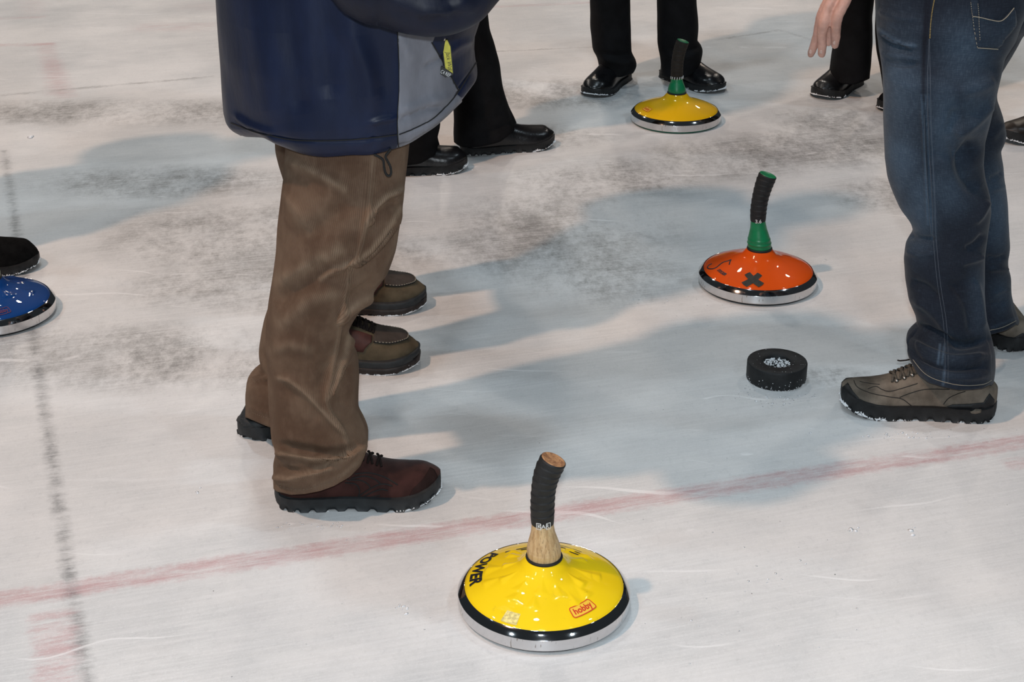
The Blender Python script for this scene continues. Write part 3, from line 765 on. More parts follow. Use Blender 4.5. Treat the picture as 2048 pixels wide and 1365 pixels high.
front_folds = [([(555, 756), (577, 760), (609, 785), (644, 822), (669, 849), (687, 866)], 6, .006), ([(560, 775), (600, 800), (640, 845)], 12, -.003),
    ([(746, 315), (737, 414), (727, 463), (716, 505), (699, 547), (691, 596), (681, 639), (674, 684), (667, 720), (660, 756), (652, 789), (659, 822), (684, 862), (694, 890), (694, 921)], 5, .0035),
    ([(806, 378), (776, 392), (748, 421), (730, 455)], 7, .007), ([(795, 400), (765, 425), (745, 460)], 9, -.005),
    ([(802, 417), (779, 456), (744, 501), (713, 523), (667, 540), (642, 558)], 7, .008), ([(800, 450), (770, 495), (730, 535), (690, 560)], 12, -.006), ([(751, 589), (713, 610), (688, 632), (676, 650)], 8, .008), ([(745, 565), (715, 585), (690, 605)], 9, -.005),
    ([(700, 668), (690, 715), (672, 770), (655, 800)], 7, .008), ([(700, 730), (690, 780), (680, 820)], 14, -.006), ([(575, 320), (640, 350), (690, 380)], 10, .005), ([(570, 390), (600, 430), (615, 470)], 9, .003),
    ([(560, 470), (610, 470), (660, 440), (700, 400), (725, 330)], 24, -.007), ([(560, 560), (620, 530), (680, 500)], 18, .006), ([(548, 610), (600, 570), (650, 520)], 18, -.005), ([(560, 650), (620, 600), (670, 590)], 16, .004),
    ([(552, 905), (590, 912), (629, 920), (684, 919), (722, 898)], 6, .011), ([(556, 890), (610, 900), (660, 906), (712, 896)], 7, -.010), ([(546, 954), (575, 957), (609, 949), (660, 938)], 6, .009), ([(552, 934), (600, 942), (650, 930), (700, 912)], 6, -.008),
    ([(552, 970), (600, 976), (650, 965), (700, 940)], 6, -.003), ([(735, 885), (715, 925), (680, 955)], 5, .003), ([(655, 720), (640, 780)], 12, -.003), ([(545, 700), (580, 690), (620, 700)], 12, .003)]
G = fold(G, [(a, w * 1.15, k * 1.5) for a, w, k in front_folds])
def worn(G, folds, k=1.):
    P = proj(G); f = np.zeros(P.shape[:2])
    for pl, w, amp in folds:
        if amp > 0: f = np.maximum(f, k * min(1, amp / .007) * np.exp(-(seg_dist(P, pl)[0] / (w * .8)) ** 2))
    return f
leg_n = cloth('trouser_leg', G, M['cord'], pb, attr={'wear': worn(G, front_folds)})
rows = [(560, -190, 780, -190, YF, .11), (552, 180, 775, 180, YF, .11), (553, 295, 765, 295, YF, .105), (560, 322, 762, 322, YF, .10), (570, 352, 758, 352, YF, .10), (573, 430, 740, 430, YF, .094), (560, 520, 715, 520, YF, .09), (545, 590, 690, 590, YF, .086),
        (528, 640, 680, 640, YF, .082), (522, 670, 675, 670, YF, .08), (519, 700, 675, 700, YF, .08), (523, 722, 672, 722, YF, .08), (530, 738, 670, 738, YF, .08), (512, 743, 670, 743, YF, .084), (497, 755, 672, 752, YF, .088), (492, 775, 672, 770, YF, .09), (493, 800, 672, 795, YF, .09), (492, 822, 672, 818, YF, .09)]
G2 = rings_from_trace(rows, 240, 150, 1.6, 2.05)
G2 = fit_hem(G2, [(489, 835), (510, 842), (540, 855), (600, 860), (680, 840)], .14)
G2 = rumple(G2, .006, 6, 9, .8)
G2 = fold(G2, [([(500, 757), (520, 758), (545, 757)], 4, .006), ([(497, 765), (520, 767), (545, 765)], 5, -.006), ([(520, 700), (530, 725), (540, 740)], 6, -.004), ([(498, 815), (520, 822), (545, 830)], 4, .003)])
leg_f = cloth('trouser_leg', G2, M['cord'], pb)
bv = bvh_of(leg_n)
st = MB()
for dx in (-3, 3):
    surf_tube(st, bv, [(749 + dx, 318), (739 + dx, 414), (729 + dx, 463), (718 + dx, 505), (701 + dx, 547), (693 + dx, 596), (683 + dx, 639), (676 + dx, 684), (669 + dx, 720), (662 + dx, 756), (654 + dx, 789), (661 + dx, 822), (686 + dx, 862), (696 + dx, 890)], .00035, 170, .0001)
surf_tube(st, bv, [(549, 968), (575, 978), (610, 979), (640, 972), (670, 961), (700, 943), (718, 922), (732, 893)], .0005, 120, .0003, dash=2)
st2 = MB(); bv2 = bvh_of(leg_f); surf_tube(st2, bv2, [(497, 822), (515, 830), (540, 838)], .0006, 50, .0002, dash=2)
st.build('seam', M['thread_brown'], leg_n); st2.build('seam', M['thread_brown'], leg_f)

# maroon shoe, near foot
uM, fr_, hw_, tp_, lf_ = shoe(pb, fpt(552, 999), fpt(882, 990), .052, .026,
    [(0, .062), (.1, .080), (.3, .105), (.45, .102), (.56, .084), (.68, .069), (.80, .062), (.88, .056), (.95, .048), (1, .040)], M['maroon'], M['slate_rubber'], 2.2, lug=26, spring=.022, snow=.12)
laces(uM, fr_, hw_, tp_, lf_, .46, .62, 4, M['lace'], half=.020, r=.0023)
bv = bvh_of(uM)
mk = MB()
cz = lambda x, y: (460 + x / 4.655, 820 + y / 4.655)
for ln_ in ([(1160, 600), (1300, 590), (1440, 630), (1560, 700)], [(1130, 640), (1260, 620), (1350, 650), (1410, 700)], [(1090, 655), (1220, 660), (1290, 700), (1305, 735)], [(1070, 680), (1170, 695), (1205, 750), (1190, 810), (1120, 870)],
            [(1120, 872), (1250, 770), (1400, 695), (1510, 710)], [(1150, 875), (1280, 790), (1400, 745), (1470, 755)], [(1190, 870), (1290, 820), (1395, 800)]):
    surf_tube(mk, bv, [cz(*q) for q in ln_], .0013, 50, .0003)
mk.build('stitched_stripes', M['black_thread'], uM)
patch('toe_cap', bv, [cz(*q) for q in ((1640, 850), (1700, 740), (1800, 640), (1860, 540), (1900, 560), (1940, 640), (1944, 700), (1925, 790), (1860, 840))], M['maroon_dark'], uM, .0012, 4)
patch('heel_counter', bv, [cz(*q) for q in ((405, 770), (500, 800), (640, 830), (720, 860), (800, 890), (600, 905), (470, 905), (420, 870))], M['slate_rubber'], uM, .0014, 5)
# far foot: dark heel showing behind the near leg
uD, *_f = shoe(pb, fpt(494, 880), fpt(494, 880) + Vector((math.cos(1.05), math.sin(1.05), 0)) * .27, .044, .028, [(0, .036), (.06, .046), (.14, .06), (.3, .105), (.45, .098), (.6, .08), (.8, .066), (1, .045)], M['slate_rubber'], M['slate_rubber'], 2.5, lug=26, snow=.3)
bv = bvh_of(uD)
patch('heel_counter', bv, [(476, 835), (520, 845), (550, 850), (550, 885), (490, 872), (478, 862)], M['slate_rubber'], uD, .0014, 4)

# jacket
YJ = 2.58
JR = [(431, 0, 978, 0, YJ, .225), (440, 85, 955, 80, YJ, .225), (450, 170, 955, 112, YJ, .222), (455, 215, 958, 132, YJ, .220), (460, 238, 962, 148, YJ, .216), (466, 251, 962, 158, YJ, .212), (474, 261, 955, 170, YJ, .206), (486, 268, 945, 182, YJ, .198)]
nvj, nuj = 130, 200
Gl = rings_from_trace(JR, nvj, nuj, 1.5, 2.2)
Gl = fit_hem(Gl, [(480, 267), (495, 273), (511, 277), (530, 279), (547, 290), (570, 296), (604, 304), (652, 311), (703, 308), (740, 311), (774, 303), (797, 297), (822, 290), (873, 258), (930, 203), (950, 180)], .35)
# the upper half of the jacket, up to the collar
th = np.arange(nuj) / nuj * 2 * math.pi; c_, s_ = np.cos(th), np.sin(th); c_ = np.sign(c_) * np.abs(c_) ** (2 / 2.2); s_ = np.sign(s_) * np.abs(s_) ** (2 / 2.2)
top = Gl[0]; tc = top.mean(0); ax_ = (top[:, 0].max() - top[:, 0].min()) / 2; ups = []
for z, cx, rx, ry in ((1.56, -.20, .065, .07), (1.52, -.205, .075, .085), (1.47, -.215, .10, .15), (1.42, -.225, .125, .20), (1.34, -.235, .15, .225), (1.2, -.24, .185, .228), (1.08, tc[0], .21, .228), (.98, tc[0], ax_ * .98, .227)):
    ups.append(np.stack([cx + rx * c_, YJ + ry * s_, np.full(nuj, z)], 1))
us = np.array(ups); k_ = np.linspace(0, len(us) - 1, 40); iu = np.minimum(k_.astype(int), len(us) - 2); fu = (k_ - iu)[:, None, None]
us = us[iu] * (1 - fu) + us[iu + 1] * fu
GJ = np.concatenate([us[:-1], Gl], 0)
GJ = rumple(GJ, .009, 4.5, 5, .7)
jf = [([(690, -40), (702, 60), (735, 150), (742, 225)], 16, .008), ([(640, -30), (650, 80), (660, 200)], 20, -.006), ([(730, 0), (760, 110), (770, 200)], 14, -.004), ([(520, 0), (525, 100), (545, 250)], 26, .006), ([(575, 20), (590, 120), (600, 230)], 20, -.006),
      ([(470, 246), (520, 262), (560, 276), (610, 283), (700, 283), (745, 280), (795, 270)], 3.5, -.0028), ([(800, 269), (850, 246), (880, 228), (910, 190), (945, 140)], 3.5, -.0028), ([(740, 250), (760, 240), (795, 236)], 6, .005), ([(735, 262), (750, 280), (740, 300)], 5, -.004),
      ([(798, 240), (840, 220), (885, 214)], 6, -.006), ([(802, 225), (850, 205), (900, 195)], 8, .005), ([(850, 133), (880, 120), (890, 112)], 5, -.006), ([(800, 75), (812, 92), (820, 115)], 5, .004), ([(470, 230), (500, 250), (530, 262), (560, 285)], 7, .006), ([(890, 110), (920, 90), (950, 80)], 8, .004)]
GJ = fold(GJ, jf)
jk = cloth('jacket', GJ, M['navy'], pb, close_bottom=True, inset=.03)
# sleeves: near forearm lies across the front, hand in the pocket; far arm the same on the other side
slv = MB()
n_arm = [(-.215, 2.50, 1.36), (-.215, 2.405, 1.375), (-.26, 2.36, 1.25), (-.27, 2.33, 1.10), tuple(atY(735, -75, 2.30)), tuple(atY(795, -34, 2.29)), tuple(atY(858, -8, 2.29)), tuple(atY(922, -42, 2.32)), tuple(atY(985, -110, 2.38))]
f_arm = [(-.215, 2.66, 1.36), (-.215, 2.745, 1.375), (-.26, 2.765, 1.25), (-.27, 2.775, 1.10), (-.18, 2.775, .99), (-.08, 2.75, .97), (-.02, 2.72, .99)]
def sleeve(path, r0, folds, seed):
    n = 90; P = smooth_path([Vector(p) for p in path], n); R = [float(np.interp(i / n, [0, .12, .35, .6, .85, 1], r0)) for i in range(n + 1)]
    V, F = tube(P, R, 48); nv = n + 1; Gs = np.array([tuple(v) for v in V]).reshape(nv, 48, 3); Gs = rumple(Gs, .010, 8, seed, 1.); Gs = fold(Gs, folds)
    V = [tuple(p) for p in Gs.reshape(-1, 3)]; return V, F
V, F = sleeve(n_arm, [.05, .080, .075, .063, .055, .050], [([(885, 0), (908, 15), (905, 45)], 9, -.006), ([(905, 12), (935, 18), (955, 8)], 8, .006), ([(840, 30), (890, 22), (940, -5)], 9, .008), ([(790, 15), (850, 38), (900, 46)], 10, -.008), ([(760, -20), (820, 20), (860, 30)], 10, .007)], 21)
slv.add(V, F); sl = slv.build('sleeve', M['navy_sleeve'], jk); slv = MB()
V, F = sleeve(f_arm, [.05, .080, .076, .070, .062, .055], [], 33); slv.add(V, F)
slv.build('sleeve', M['navy_sleeve'], jk)
bv = bvh_of(jk)
c8 = lambda x, y: (420 + x / 3.531, y / 3.531)
gp = patch('grey_panel', bv, [c8(*q) for q in ((1322, 150), (1450, 190), (1590, 235), (1565, 300), (1640, 430), (1640, 460), (1690, 540), (1750, 630), (1733, 665), (1785, 702), (1688, 795), (1596, 876), (1488, 948), (1410, 993), (1330, 1014), (1322, 850), (1334, 640), (1335, 460), (1330, 300))], M['grey_nylon'], jk, .0022, 5, snap=True)
# the panel's own hem is grey to its edge
jk.data.materials.append(M['grey_nylon']); strip = [c8(*q) for q in ((1330, 990), (1410, 970), (1488, 925), (1596, 853), (1688, 772), (1760, 690), (1800, 690), (1960, 790), (1700, 1000), (1330, 1200))]
def in_poly(x, y, poly):
    c = False
    for i in range(len(poly)):
        (x0, y0), (x1, y1) = poly[i], poly[(i + 1) % len(poly)]
        if (y0 > y) != (y1 > y) and x < (x1 - x0) * (y - y0) / (y1 - y0) + x0: c = not c
    return c
for f in jk.data.polygons:
    w = f.center + Vector(jk.location) + Vector(pb.location)
    if w.y < YJ:
        q = proj(np.array(w))
        if in_poly(q[0], q[1], strip): f.material_index = 1
jb = bvh_of(jk, gp)
sm = MB()
for ln_ in ([(150, 868), (300, 925), (450, 965), (650, 992), (1000, 985), (1330, 950)], [(1335, 950), (1480, 890), (1600, 815), (1740, 665), (1830, 520), (1880, 440)], [(1322, 160), (1334, 460), (1335, 640), (1322, 850), (1330, 1035)], [(1565, 300), (1640, 430), (1750, 632)]):
    surf_tube(sm, jb, [c8(*q) for q in ln_], .0011, 70, .0006)
sm.build('seam', M['black_thread'], jk)
# drawcord loop under the hem
o_ = Vector(atY(772, 306, 2.39)); lp = [atY(x, y, 2.385) for x, y in ((748, 309), (757, 313), (766, 320), (768, 333), (771, 346), (777, 352), (782, 347), (781, 334), (775, 322), (771, 313), (777, 304), (782, 298))]
mb = MB(); mb.add(*tube(smooth_path(lp, 60), .0019, 8)); mb.build('drawcord', M['black_thread'], jk)
# zip pull: steel slider, yellow tab with lettering, black end
c6 = lambda x, y: (820 + x / 9.75, 40 + y / 9.75)
YT = float(hit(jb, 890, 110)[0].y) - .006
def flat_piece(name, poly, Y, th, m, parent):
    mb = MB(); n = len(poly); A = [atY(x, y, Y) for x, y in poly]; Bk = [p + Vector((0, th, 0)) for p in A]
    mb.add(A + Bk, [tuple(range(n)), tuple(range(2 * n - 1, n - 1, -1))] + [(i, n + i, n + (i + 1) % n, (i + 1) % n) for i in range(n)])
    return mb.build(name, m, parent, smooth=False)
mb = MB(); mb.add(*tube(smooth_path([atY(*c6(*q), YT + .002) for q in ((600, 330), (610, 275), (660, 255), (670, 320), (660, 370), (620, 360), (600, 320))], 24), .0012, 8)); mb.add(*tube([atY(*c6(650, 320), YT), atY(*c6(665, 400), YT)], .003, 8)); mb.build('zip_slider', M['steel'], jk)
flat_piece('zip_pull_edge', [c6(*q) for q in ((600, 385), (735, 378), (800, 515), (850, 1045), (835, 1075), (675, 955), (622, 545))], YT + .0012, .003, M['black_tab'], jk)
flat_piece('zip_pull_tab', [c6(*q) for q in ((612, 395), (725, 390), (785, 520), (835, 1040), (690, 950), (640, 540))], YT, .003, M['yellow_tab'], jk)
flat_piece('zip_pull_end', [c6(*q) for q in ((525, 1010), (610, 900), (690, 950), (840, 1050), (825, 1080), (690, 1120))], YT - .002, .003, M['black_tab'], jk)
TV, TF = text_shape('Jack Wol', 1.0, .2); xs = [v[0] for v in TV]; w_ = max(xs) - min(xs); x0_ = min(xs)
def lay_text(name, TV, TF, p0, p1, hgt, Y, m, parent):
    A = Vector(atY(*p0, Y)); B = Vector(atY(*p1, Y)); d = B - A; u = d.normalized(); nrm = Vector((0, -1, 0)); v = nrm.cross(u) * 1
    xs = [q[0] for q in TV]; ys = [q[1] for q in TV]; sx = d.length / (max(xs) - min(xs)); sy = hgt / (max(ys) - min(ys))
    mb = MB(); mb.add([A + u * ((q[0] - min(xs)) * sx) + v * ((q[1] - (max(ys) + min(ys)) / 2) * sy) for q in TV], TF); return mb.build(name, m, parent, smooth=False)
lay_text('lettering', TV, TF, c6(725, 620), c6(772, 985), .0085, YT - .0005, M['print_black'], jk)
TV2, TF2 = text_shape('C4 REP', 1.0)
lay_text('lettering', TV2, TF2, c6(605, 1000), c6(790, 1085), .006, YT - .0026, M['print_white'], jk)
ank_n = (fr_(.16, 0, .11)); ank_f = fpt(530, 850) + Vector((.02, 0, .11))
person_body(pb, (-.26, YJ, .95), 0.0, (ank_f, ank_n), 1.76, jacket=False, legs=legs_of(leg_f, leg_n))
# collar of the jacket hides the neck joint

# ------------------------------------------------------------------ person in jeans with grey shoes, hand held out
pj = thing('person', 'person in blue jeans and grey walking shoes facing left with one hand lowered', 'person', (.88, 2.95, 0))
YL, YR2 = 2.84, 3.10
rows = [(1755, -180, 2075, -180, 2.92, 0.126), (1755, -60, 2068, -60, 2.90, 0.122), (1755, 0, 2058, 0, 2.89, 0.119), (1755, 42, 2040, 42, 2.88, 0.115), (1756, 75, 2029, 75, 2.88, 0.110), (1758, 107, 2008, 107, 2.87, 0.106), (1763, 150, 1998, 150, YL, 0.101), (1766, 200, 1987, 200, YL, 0.095), (1767, 240, 1976, 240, YL, 0.092), (1768, 281, 1965, 281, YL, 0.074),
        (1769, 320, 1963, 325, YL, 0.073), (1775, 356, 1967, 356, YL, 0.073), (1787, 390, 1977, 390, YL, 0.072), (1801, 421, 1979, 421, YL, 0.070), (1821, 448, 1976, 450, YL, 0.067), (1827, 465, 1974, 470, YL, 0.065), (1813, 490, 1971, 500, YL, 0.065), (1808, 522, 1968, 545, YL, 0.065), (1810, 560, 1969, 580, YL, 0.065), (1819, 600, 1971, 605, YL, 0.065),
        (1834, 635, 1973, 632, YL, 0.067), (1838, 655, 1979, 656, YL, 0.067), (1818, 678, 1984, 680, 2.82, 0.086), (1816, 692, 1986, 705, 2.81, 0.092), (1821, 704, 1985, 735, 2.81, 0.094), (1826, 712, 1983, 752, 2.81, 0.094)]
G = rings_from_trace(rows, 380, 300, 2.0, 2.05)
G = fit_hem(G, [(1819, 712), (1826, 726), (1839, 750), (1859, 766), (1889, 776), (1919, 782), (1949, 782), (1970, 779), (1984, 770)], .13)
G = rumple(G, .006, 6, 17, .8)
jfold = [([(1757, 58), (1780, 76), (1805, 88), (1830, 92)], 4, .006), ([(1758, 66), (1785, 86), (1815, 98)], 5, -.004), ([(1757, 20), (1790, 35), (1830, 40)], 6, .004), ([(1760, 104), (1790, 112), (1830, 118)], 5, .004), ([(1766, 122), (1800, 130), (1840, 128)], 5, -.004),
         ([(1960, 285), (1940, 300), (1925, 330), (1935, 360), (1960, 380)], 13, -.012), ([(1985, 205), (1960, 235), (1930, 260), (1905, 270)], 9, .006), ([(1990, 160), (1960, 175), (1920, 185)], 10, .004), ([(1915, 215), (1900, 270), (1915, 320)], 12, -.006),
         ([(1975, 400), (1960, 430), (1945, 445)], 7, .006), ([(1970, 470), (1950, 490), (1930, 500)], 6, -.005), ([(1968, 512), (1945, 520), (1920, 525)], 6, .005), ([(1820, 565), (1850, 575), (1880, 600)], 8, -.006), ([(1825, 600), (1850, 610), (1880, 640), (1900, 680)], 8, .006),
         ([(1835, 650), (1870, 668), (1920, 690), (1975, 680)], 6, -.010), ([(1822, 682), (1860, 705), (1910, 720), (1975, 712)], 6, .010), ([(1820, 700), (1850, 726), (1900, 740), (1970, 735)], 5, -.007), ([(1835, 725), (1870, 745), (1930, 755), (1978, 748)], 6, .004),
         ([(1900, 560), (1935, 610), (1945, 670)], 10, -.006), ([(1950, 560), (1960, 610), (1965, 660)], 7, .005), ([(1815, 470), (1840, 478), (1870, 480)], 6, -.005), ([(1812, 500), (1840, 510), (1870, 505)], 6, .004), ([(1900, 480), (1920, 560)], 12, .003), ([(1843, 200), (1850, 330), (1856, 450)], 3, .002), ([(1851, 200), (1858, 330), (1866, 450)], 3, -.0022)]
G = fold(G, [(a, w * 1.15, k * 1.5) for a, w, k in jfold])
P2 = proj(G)
def fade_of(G, spots, lines):
    P = proj(G); f = np.full(P.shape[:2], .08)
    for (x, y, rx, ry, k) in spots: f = np.maximum(f, k * np.exp(-(((P[..., 0] - x) / rx) ** 2 + ((P[..., 1] - y) / ry) ** 2)))
    for pl, w, k in lines: f = np.clip(f + k * np.exp(-(seg_dist(P, pl)[0] / w) ** 2), 0, 1)
    return np.clip(f * 1.25, 0, 1)
fd = fade_of(G, [(1795, 180, 60, 150, .62), (1795, 320, 45, 130, .75), (1830, 420, 45, 90, .68), (1930, 100, 70, 80, .45), (1955, 200, 45, 90, .42), (1890, 250, 40, 110, .5), (1900, 380, 55, 60, .45), (1960, 600, 30, 80, .35), (1900, 700, 70, 50, .2), (1870, 755, 90, 25, .18)],
             [([(1757, 58), (1780, 76), (1805, 88), (1830, 92)], 4, .35), ([(1843, 190), (1850, 330), (1856, 450)], 2, .4), ([(1851, 190), (1858, 330), (1864, 480)], 1.8, .35), ([(1858, 190), (1866, 330), (1872, 480)], 2, .25), ([(1880, 690), (1876, 728)], 2.5, .6), ([(1889, 690), (1884, 728)], 2.5, .5), ([(1890, 735), (1886, 770)], 2.5, .5), ([(1856, 0), (1848, 100), (1846, 200)], 5, -.25)])
jl = cloth('jeans_leg', G, M['denim'], pj, attr={'fade': fd})
rows = [(1840, -180, 2110, -180, 3.04, .13), (1850, 0, 2110, 0, 3.05, .13), (1848, 60, 2040, 60, 3.08, .11), (1845, 150, 1992, 150, YR2, .10), (1845, 192, 1990, 192, YR2, .098), (1850, 226, 2005, 226, YR2, .096), (1855, 256, 2012, 256, YR2, .096), (1858, 272, 2009, 272, YR2, .094), (1862, 290, 1999, 290, YR2, .09), (1866, 310, 2001, 310, YR2, .09),
        (1868, 345, 2006, 345, YR2, .09), (1868, 395, 2011, 395, YR2, .09), (1868, 440, 2014, 440, YR2, .088), (1868, 483, 2016, 483, YR2, .086), (1870, 512, 2010, 512, YR2, .085), (1872, 530, 2012, 530, YR2, .085), (1874, 543, 2018, 543, YR2, .085), (1876, 577, 2020, 577, YR2, .085), (1882, 606, 2026, 606, YR2, .086), (1890, 628, 2032, 625, YR2, .086), (1892, 638, 2034, 632, YR2, .086)]
G = rings_from_trace(rows, 240, 150, 1.6, 2.05)
G = fit_hem(G, [(1890, 670), (1940, 672), (1985, 669), (2010, 662), (2034, 648)], .12)
G = rumple(G, .006, 7, 27, .8)
G = fold(G, [([(1975, 515), (1995, 518), (2012, 512)], 5, -.007), ([(1975, 540), (2000, 538), (2018, 540)], 5, .006), ([(1980, 380), (2000, 375), (2012, 370)], 5, .004), ([(1980, 360), (1995, 352), (2006, 345)], 5, -.005), ([(1985, 590), (2005, 580), (2022, 580)], 5, .004), ([(1980, 610), (2010, 605)], 6, -.004), ([(1980, 280), (1995, 262), (2008, 245)], 8, .004)])
fd = fade_of(G, [(1995, 420, 40, 90, .6), (2000, 350, 30, 40, .35), (2005, 590, 30, 50, .35)], [([(1985, 655), (2034, 636)], 3, .2)])
jr = cloth('jeans_leg', G, M['denim'], pj, attr={'fade': fd})
bvj = bvh_of(jl); bvr = bvh_of(jr)
def denim_patch(name, bvx, poly, fadev, lift, parent):
    o = patch(name, bvx, poly, M['denim'], parent, lift, 5, uvscale=1)
    a = o.data.attributes.new('fade', 'FLOAT', 'POINT'); a.data.foreach_set('value', [fadev] * len(o.data.vertices)); return o
cp = lambda x, y: (1840 + x / 9.1, y / 9.1)
pk = denim_patch('back_pocket', bvj, [cp(*q) for q in ((915, -40), (930, 150), (950, 300), (975, 520), (1040, 860), (1200, 875), (1400, 885), (1480, 830), (1520, 740), (1620, 640), (1760, 450), (1730, 200), (1690, 140), (1600, 240), (1480, 365), (1300, 370), (1080, 320), (1060, 60), (1050, -40))], .26, .0018, pj)
stp, stb, stg, sth, sthr = MB(), MB(), MB(), MB(), MB()
for ln_ in ([(918, 40), (935, 200), (950, 300), (975, 520), (1035, 855)], [(1045, 60), (1060, 250), (1065, 450), (1080, 720)]): surf_tube(stp, bvj, [cp(*q) for q in ln_], .0006, 70, .0032, dash=2)
for ln_ in ([(950, 298), (1080, 315), (1250, 355), (1400, 382), (1480, 365), (1560, 300), (1640, 205), (1692, 140)], [(1040, 860), (1200, 872), (1400, 885)]): surf_tube(stp, bvj, [cp(*q) for q in ln_], .0008, 60, .0032)
surf_tube(stg, bvj, [cp(*q) for q in ((262, 0), (225, 200), (195, 450), (182, 700))], .0011, 60, .0006, dash=1)
for dx in (0, 6): surf_tube(stb, bvj, [(1858 + dx * .2, 78), (1855 + dx, 180), (1858 + dx, 290), (1864 + dx, 400), (1866 + dx, 470), (1874 + dx, 560), (1886 + dx, 640), (1890 + dx, 700), (1890 + dx, 768)], .0004, 180, .0002)
surf_tube(stb, bvj, [(1848, 230), (1850, 300), (1856, 400), (1862, 470)], .0004, 80, .0002)
surf_tube(sth, bvj, [(1826, 720), (1846, 744), (1866, 757), (1894, 766), (1922, 771), (1950, 771), (1970, 768), (1983, 761)], .0006, 90, .0003)
surf_tube(sthr, bvr, [(1980, 661), (2005, 655), (2032, 642)], .0006, 40, .0003)
stp.build('pocket_stitching', M['thread_pale'], pk); sth.build('hem_stitching', M['thread_pale'], jl); sthr.build('hem_stitching', M['thread_pale'], jr); stb.build('seam', M['thread_blue'], jl); stg.build('gold_stitching', M['thread_gold'], jl)
# grey walking shoe, near foot
uG, fg, hg, tg_, lg = shoe(pj, fpt(1988, 826), fpt(1680, 810), .055, .030,
    [(0, .066), (.08, .078), (.3, .104), (.42, .106), (.55, .090), (.66, .071), (.78, .056), (.88, .047), (1, .040)], M['taupe'], M['rubber'], 2.2, lug=30, spring=.016, snow=.8, flare=.005)
laces(uG, fg, hg, tg_, lg, .47, .66, 5, M['lace_grey'], half=.021, r=.0028, eyelets=True)
bv = bvh_of(uG); sk = MB(); cg = lambda x, y: (1640 + x / 5.02, 640 + y / 5.02)
for ln_ in ([(340, 610), (380, 680), (520, 740), (700, 775), (820, 795), (900, 850), (945, 890)], [(480, 695), (560, 670), (620, 700), (700, 720), (820, 690), (980, 640)], [(800, 780), (900, 740), (1060, 700), (1300, 700)], [(1240, 850), (1290, 790), (1380, 745), (1460, 720)], [(400, 620), (500, 640), (600, 650)]):
    surf_tube(sk, bv, [cg(*q) for q in ln_], .0008, 50, .0002)
sk.build('seam', M['black_thread'], uG)
patch('toe_bumper', bv, [cg(*q) for q in ((222, 690), (280, 640), (330, 720), (400, 800), (500, 860), (640, 905), (800, 920), (800, 960), (520, 960), (300, 860), (225, 750))], M['rubber'], uG, .0025, 4, .003)
patch('heel_counter', bv, [cg(*q) for q in ((1745, 800), (1700, 740), (1640, 830), (1500, 845), (1330, 850), (1250, 880), (1300, 940), (1500, 940), (1740, 880))], M['rubber'], uG, .0018, 4, .002)
P_ = [cg(*q) for q in ((1505, 920), (1560, 900), (1620, 905), (1615, 930), (1560, 945), (1520, 940))]
bvs = bvh_of(uG, *[c for c in uG.children if c.name.startswith(('sole', 'heel'))]); patch('sole_badge', bvs, P_, M['taupe'], uG, .0012, 4)
mb = MB(); surf = on_surface(bvj, [(1824, 716), (1829, 722)], .002, 3)
mb.add(*tube([atY(x, y, YL - .02) for x, y in ((1826, 718), (1812, 721), (1800, 722), (1795, 721))], .0016, 8)); mb.build('lace_end', M['lace'], uG)
# far foot
uR, *_r = shoe(pj, fpt(2052, 702), fpt(2052, 702) + Vector((math.cos(2.15), math.sin(2.15), 0)) * .29, .046, .032, [(0, .046), (.06, .056), (.14, .07), (.3, .105), (.42, .104), (.55, .088), (.7, .068), (.88, .052), (1, .036)], M['taupe'], M['rubber'], 2.4, lug=30, snow=.6)
bv = bvh_of(uR); patch('heel_counter', bv, [(1988, 692), (2004, 684), (2024, 678), (2046, 666), (2060, 690), (2040, 712), (2000, 715)], M['rubber'], uR, .0018, 4, .003)

# the lowered hand: fingers, thumb, palm and forearm as one skin
def hp(x, y, Y): return Vector(atY(1600 + x / 6.206, y / 6.206, Y))
fing = [([(135, 672, 2.905), (175, 560, 2.90), (215, 430, 2.895), (262, 215, 2.885), (345, 30, 2.88), (430, -120, 2.88)], [.0068, .0080, .0085, .0098, .0102, .0112]),
        ([(270, 672, 2.885), (275, 560, 2.875), (272, 420, 2.865), (300, 265, 2.853), (370, 60, 2.855), (470, -120, 2.862)], [.0072, .0086, .0090, .0108, .0106, .0115]),
        ([(352, 530, 2.915), (362, 430, 2.91), (385, 250, 2.90), (440, 60, 2.885), (540, -110, 2.87)], [.0068, .0080, .0090, .0100, .0108]),
        ([(432, 562, 2.872), (443, 470, 2.862), (445, 350, 2.852), (470, 190, 2.842), (545, 40, 2.845), (600, -100, 2.855)], [.0070, .0088, .0092, .0105, .0108, .0115])]
bmh = bmesh.new()
def addm(V, F):
    vs = [bmh.verts.new(v) for v in V]
    for f in F: bmh.faces.new([vs[i] for i in f])
def capsule(P, R, n=14, steps=8):
    Q = smooth_path(P, steps * (len(P) - 1)); RR = [float(np.interp(i / (len(Q) - 1) * (len(P) - 1), range(len(P)), R)) for i in range(len(Q))]
    a = (Q[0] - Q[1]).normalized(); b = (Q[-1] - Q[-2]).normalized()
    h = [Q[0] + a * RR[0] * k for k in (.95, .8, .5, .25)]; t = [Q[-1] + b * RR[-1] * k for k in (.25, .5, .8, .95)]
    m_ = [math.sqrt(1 - k * k) for k in (.95, .8, .5, .25)]
    addm(*tube(h + Q + t, [RR[0] * k for k in m_] + RR + [RR[-1] * k for k in m_[::-1]], n))
for pts, R in fing: capsule([hp(*p) for p in pts], R)
wrist = hp(700, -520, 2.87)
for (x, y, Y) in ((430, -120, 2.88), (480, -130, 2.865), (545, -120, 2.862), (605, -110, 2.855)):
    a = hp(x, y, Y); capsule([a, (a + wrist) / 2 + Vector((0, -.004, 0)), wrist], [.0125, .0165, .0165])
